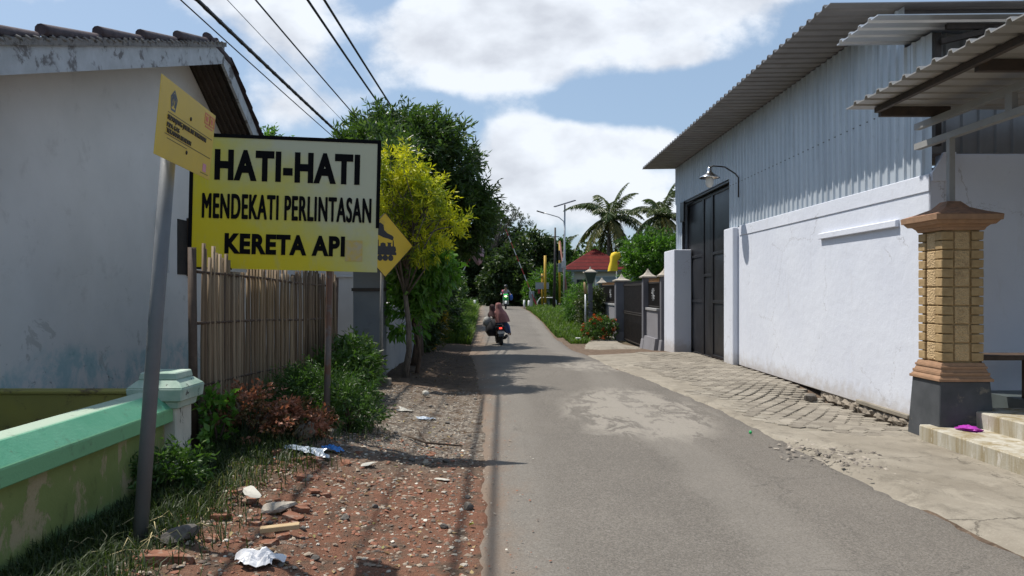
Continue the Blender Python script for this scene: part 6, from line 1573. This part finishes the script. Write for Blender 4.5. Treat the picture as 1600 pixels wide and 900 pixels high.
def place(me, mat, x, y, rot, name, label, cat, group=None, sink=.3, h_=.05, tilt=.2):
    me.materials.append(mat); o = bpy.data.objects.new(name, me); link(o)
    o.location = (x, y, gz(x, y) + rough_z(x, y) + h_ * (1 - sink)); o.rotation_euler = (rs.uniform(-tilt, tilt), rs.uniform(-tilt, tilt), rot); tag(o, label, cat, group); return o
protoB = [brick_mesh(rs, .16, .10, .06), brick_mesh(rs, .12, .09, .055), brick_mesh(rs, .20, .10, .06)]
for me in protoB: me.materials.append(M_brick)
protoR = [rock_mesh(rs, .055, .045, .03), rock_mesh(rs, .04, .05, .028), rock_mesh(rs, .07, .05, .04)]
for i, me in enumerate(protoR): me.materials.append(M_darkst if i < 2 else M_stone)
protoM = [rock_mesh(rs, .06, .045, .02), rock_mesh(rs, .05, .035, .012), rock_mesh(rs, .035, .03, .015)]
for me in protoM: me.materials.append(M_mortar)
def scatter(protos, n, xr, yr, name, label, cat, group, seed, smin=.6, smax=1.2, sink=.35, hh=.03):
    q = random.Random(seed)
    for i in range(n):
        x = q.uniform(*xr); y = q.uniform(*yr)
        if x > lerp_tab(LEFT, y) + .04: x = lerp_tab(LEFT, y) - q.uniform(.0, .4)
        o = bpy.data.objects.new(name, q.choice(protos)); link(o); s_ = q.uniform(smin, smax); o.scale = (s_, s_, s_)
        o.location = (x, y, gz(x, y) + rough_z(x, y) + hh * s_ * (1 - sink)); o.rotation_euler = (q.uniform(-.25, .25), q.uniform(-.25, .25), q.uniform(0, 6.28)); tag(o, label, cat, group)
scatter(protoB, 44, (-2.0, -1.25), (4.0, 6.4), 'brick_fragment', 'broken red brick fragment in the rubble beside the weedy grass', 'brick', 'brick fragments in the rubble', 5, .25, .85, .6, .03)
scatter(protoB, 20, (-1.4, -.2), (3.9, 7.2), 'brick_fragment', 'worn red brick fragment half sunk in the red dirt beside the road', 'brick', 'sunken brick fragments in the red dirt', 6, .2, .42, .8, .02)
scatter(protoR, 28, (-1.6, -.15), (4.0, 12.0), 'stone', 'small dark stone lying on the dirt verge', 'stone', 'small stones on the verge', 7, .35, .8, .3, .025)
scatter(protoM, 36, (-1.8, -.2), (4.0, 9.0), 'mortar_lump', 'pale lump of mortar lying in the dirt verge', 'rubble', 'mortar lumps on the verge', 8, .2, .55, .6, .012)
# fine chips: uncountable
def chips(name, label, n, region, smin, smax, mats, seed, zf=None):
    q = np.random.RandomState(seed); pts = []
    while len(pts) < n:
        x, y = region(q)
        if x is None: continue
        pts.append((x, y, (zf(x, y) if zf else gz(x, y) + rough_z(x, y)) + .002))
    P = np.array(pts); s_ = (smin + (smax - smin) * q.uniform(0, 1, n) ** 3)[:, None, None]
    base = np.array([(-1, -1, 0), (1, -1, 0), (1, 1, 0), (-1, 1, 0), (-.6, -.6, .7), (.7, -.5, .6), (.5, .7, .75), (-.6, .5, .6)], float)
    V = base[None] * (1 + q.uniform(-.45, .45, (n, 8, 3))); a = q.uniform(0, 6.28, n); ca, sa = np.cos(a), np.sin(a)
    V = V * np.stack([q.uniform(.6, 1.3, n), q.uniform(.5, 1, n), q.uniform(.3, 1, n)], 1)[:, None]
    X = V[..., 0] * ca[:, None] - V[..., 1] * sa[:, None]; Y = V[..., 0] * sa[:, None] + V[..., 1] * ca[:, None]; V = np.stack([X, Y, V[..., 2]], 2) * s_ + P[:, None]
    f = np.array([(0, 1, 5, 4), (1, 2, 6, 5), (2, 3, 7, 6), (3, 0, 4, 7), (4, 5, 6, 7)]); F = (np.arange(n)[:, None, None] * 8 + f[None]).reshape(-1, 4)
    o = np_mesh(name, V.reshape(-1, 3), F, mats, None, np.repeat(q.uniform(0, 1, n), 8)); tag(o, label, 'rubble', None, 'stuff')
def chipfn2(t, b):
    a = t.new('ShaderNodeAttribute', attribute_name='tint').outputs['Fac']
    return t.ramp(a, [(0, (.13, .10, .08)), (.22, (.25, .11, .07)), (.5, (.22, .17, .13)), (.72, (.32, .26, .20)), (.9, (.42, .37, .30)), (.97, (.62, .58, .50))], 'CONSTANT')
M_chips = material('mixed_chips', chipfn2, .9)
def greyfn(t, b):
    a = t.new('ShaderNodeAttribute', attribute_name='tint').outputs['Fac']
    return t.ramp(a, [(0, (.09, .08, .07)), (.5, (.19, .165, .14)), (1, (.36, .32, .27))])
M_gchips = material('grey_chips', greyfn, .9)
def rg1(q):
    y = 3.6 + q.rand() ** 1.1 * 4.2; x = lerp_tab(LEFT, y) - q.rand() * 2.0
    return x, y
chips('rubble', 'fine broken brick, mortar and shell chips strewn over the red dirt verge', 7500, rg1, .0025, .019, M_chips, 1)
def rg2(q): return -2.1 + q.rand() * 1.7, 6.8 + q.rand() * 5
chips('gravel', 'loose grey gravel on the verge beyond the weeds', 5500, rg2, .003, .017, M_gchips, 2)
def rg3(q):
    y = 4 + q.rand() * 10; return lerp_tab(LEFT, y) + abs(q.normal()) * .22, y
chips('road_grit', 'grit scattered over the left edge of the asphalt', 900, rg3, .002, .009, M_chips, 3, zf=lambda x, y: road_z(y) + .026)
def rg4(q):
    y = 7.0 + q.normal() * .35; return 3.15 + q.normal() * .22 - (y - 7) * .05, y
chips('broken_asphalt', 'crumbled asphalt and concrete crumbs at the right edge of the road near the forecourt', 380, rg4, .005, .026, M_gchips, 4, zf=lambda x, y: road_z(y) + .03)
# dry leaves blown over the verge
q = np.random.RandomState(12); n = 900; yy_ = 4 + q.rand(n) ** 1.2 * 17; xx_ = np.array([lerp_tab(LEFT, y) for y in yy_]) - q.rand(n) ** .8 * 1.8 + .1
C = np.array([(x, y, gz(x, y) + rough_z(x, y) + .008) for x, y in zip(xx_, yy_)]); A = unit(q.normal(size=(n, 3)) * [1, 1, .18]); S_ = unit(np.cross(A, [0, 0, 1.0]))
L_ = (q.uniform(.02, .055, n))[:, None]; W_ = L_ * .28; up_v = np.array([0, 0, 1.0]) * L_ * q.uniform(-.1, .35, (n, 1))
Vl = np.stack([C, C + A * L_ * .5 + S_ * W_ + up_v, C + A * L_, C + A * L_ * .5 - S_ * W_ + up_v], 1).reshape(-1, 3); bq = np.arange(n)[:, None] * 4
Fl = np.concatenate([bq + np.array([[0, 1, 2]]), bq + np.array([[0, 2, 3]])], 0)
o = np_mesh('leaf_litter', Vl, Fl, leafmat('dry_leaves', [(0, (.09, .05, .025)), (.5, (.22, .13, .06)), (.85, (.38, .28, .14)), (1, (.2, .22, .06))], .1, .8), None, np.repeat(q.uniform(0, 1, n), 4)); tag(o, 'dry brown leaves scattered over the dirt verge', 'leaves', None, 'stuff')
# single pieces
b_ = MB(); b_.box(-.115, .115, -.028, .028, 0, .03); xq, yq = -1.36, 4.50
pk = b_.build('plank', worn('fresh_sawn_wood', (.48, .36, .21), (.40, .29, .16), 14, .8), None, bevel=.003, M=Matrix.Translation((xq, yq, gz(xq, yq) + .05)) @ Matrix.Rotation(math.radians(12), 4, 'Z') @ Matrix.Rotation(math.radians(-3), 4, 'Y')); tag(pk, 'short pale sawn plank lying on broken brick near the bottom left', 'plank')
place(brick_mesh(rs, .26, .14, .07), M_brick, -1.82, 4.06, .1, 'brick', 'largest broken brick slab, dark and wet looking, at the very bottom left', 'brick', None, .4, .05, .1)
place(rock_mesh(rs, .14, .07, .045), M_mortar, -1.52, 4.95, .1, 'concrete_chunk', 'flat pale concrete chunk with a shadowed edge, above the sawn plank', 'rubble', None, .3, .05, .1)
place(rock_mesh(rs, .12, .09, .05), M_darkst, -1.9, 4.35, .5, 'stone_slab', 'dark cobble slab just above the largest brick', 'stone', None, .3, .05)
place(rock_mesh(rs, .12, .10, .11, 7), M_stone, -1.88, 7.0, .5, 'boulder', 'tan boulder half hidden by weeds at the foot of the board post', 'boulder', None, .2, .1)
place(rock_mesh(rs, .12, .10, .09, 7), M_darkst, 4.72, 11.35, .5, 'kerb_stone', 'dark rough stone lying on the paving against the white wall', 'stone', None, .1, .08)
place(rock_mesh(rs, .045, .035, .035), M_darkst, -.26, 5.42, .3, 'stone', 'dark pebble alone at the very edge of the asphalt', 'stone', None, .2, .03)
place(rock_mesh(rs, .06, .05, .05, 2), M_tilefrag, -1.15, 10.85, .3, 'pale_ball', 'round pale lump like a coconut on the shady verge by the road', 'litter', None, .1, .05)
place(rock_mesh(rs, .09, .05, .008), M_tilefrag, -1.17, 6.38, .8, 'tile_fragment', 'flat pinkish white tile piece on the red dirt', 'tile', None, 0, .012, .1)
place(rock_mesh(rs, .09, .035, .008), M_tilefrag, -.52, 6.25, -.7, 'tile_fragment', 'long narrow pale tile sliver near the tip of the board\'s shadow', 'tile', None, 0, .012, .1)
place(rock_mesh(rs, .10, .05, .01), M_tilefrag, -1.75, 5.15, -.5, 'tile_fragment', 'bluish white tile piece standing tilted in the shaded grass', 'tile', None, -2, .03, .6)
place(rock_mesh(rs, .05, .02, .01), M_tilefrag, -2.25, 5.3, .2, 'leaf_litter', 'pale curled dry leaf in the shaded grass', 'leaf', None, -1, .02, .2)
def sheet(name, c, rx, ry, h_, mat, label, cat, seed):
    q = random.Random(seed); bm = bmesh.new(); N = 14; vs = []
    for i in range(N + 1):
        for j in range(N + 1):
            u, v_ = i / N * 2 - 1, j / N * 2 - 1; f = 1 - .25 * math.sin(3 * math.atan2(v_, u) + seed)
            z_ = h_ * (1 - .6 * max(abs(u), abs(v_))) * (.5 + .8 * mnoise.noise(Vector((u * 2.2 + seed, v_ * 2.2, 1)))) + h_ * .35 * mnoise.noise(Vector((u * 7, v_ * 7, seed)))
            x, y = c[0] + u * rx * f, c[1] + v_ * ry * f
            vs.append(bm.verts.new((x, y, gz(x, y) + rough_z(x, y) + .012 + max(0, z_))))
    for i in range(N):
        for j in range(N): a = i * (N + 1) + j; bm.faces.new((vs[a], vs[a + 1], vs[a + N + 2], vs[a + N + 1]))
    me = bpy.data.meshes.new(name); bm.to_mesh(me); bm.free(); me.materials.append(mat); o = mesh_obj(name, me); recentre(o); sol = o.modifiers.new('t', 'SOLIDIFY'); sol.thickness = .002; tag(o, label, cat)
M_clear = plain('thin_white_plastic', (.42, .48, .55), .25); M_bl = plain('bright_blue_plastic', (.03, .18, .50), .25); M_wp = plain('white_plastic', (.70, .70, .72), .3)
sheet('plastic_bag', (-1.72, 6.52), .17, .10, .09, M_clear, 'crumpled clear bluish plastic bag below the tan boulder', 'bag', 1)
sheet('plastic_scrap', (-1.56, 6.72), .08, .06, .09, M_bl, 'bright blue plastic scrap beside the clear bag', 'litter', 2)
sheet('plastic_bag', (-1.33, 4.0), .11, .07, .10, M_wp, 'white crumpled plastic bag at the bottom edge of the verge', 'bag', 3)
sheet('plastic_scrap', (-.95, 9.0), .10, .05, .03, M_clear, 'grey plastic scrap on the gravel beside the road', 'litter', 4)
sheet('paper_scrap', (-1.25, 9.4), .09, .06, .02, M_tilefrag, 'crumpled pale paper on the gravel near the diamond sign footing', 'litter', 5)
m = MB(); m.ball((2.72, 8.15, road_z(8) + .045), (.018, .018, .02), 8, 6, .2); o = m.build('green_wrapper', plain('green_foil', (.02, .42, .12), .3)); tag(o, 'tiny bright green wrapper on the asphalt near the paving', 'litter')
m = MB(); m.tube([(-1.0, 7.75, gz(-1, 7.75) + .03), (-.78, 7.5, gz(-.8, 7.5) + .04), (-.42, 7.55, gz(-.42, 7.55) + .02)], [.012, .014, .008], 6); m.tube([(-.78, 7.5, gz(-.8, 7.5) + .03), (-.95, 8.2, gz(-.95, 8.2) + .03)], [.009, .005], 6)
o = m.build('branch', M_bark); tag(o, 'forked dead branch lying on the verge beyond the board\'s shadow', 'branch')
m = MB(); q = random.Random(9)
for k in range(26):
    x, y = -2.15 + q.uniform(-.35, .45), 4.4 + q.uniform(-.35, .4); a = q.uniform(0, 6.28); L = q.uniform(.08, .2); z0 = gz(x, y) + rough_z(x, y) + .03
    m.tube([(x, y, z0), (x + L * .5 * math.cos(a), y + L * .5 * math.sin(a), z0 + q.uniform(.02, .08)), (x + L * math.cos(a + .3), y + L * math.sin(a + .3), z0 + q.uniform(0, .05))], .0028, 4)
o = m.build('straw', plain('dry_straw', (.5, .42, .22), .8)); tag(o, 'dry straw stalks around the base of the leaning pole', 'straw', None, 'stuff')
bpy.context.view_layer.update()
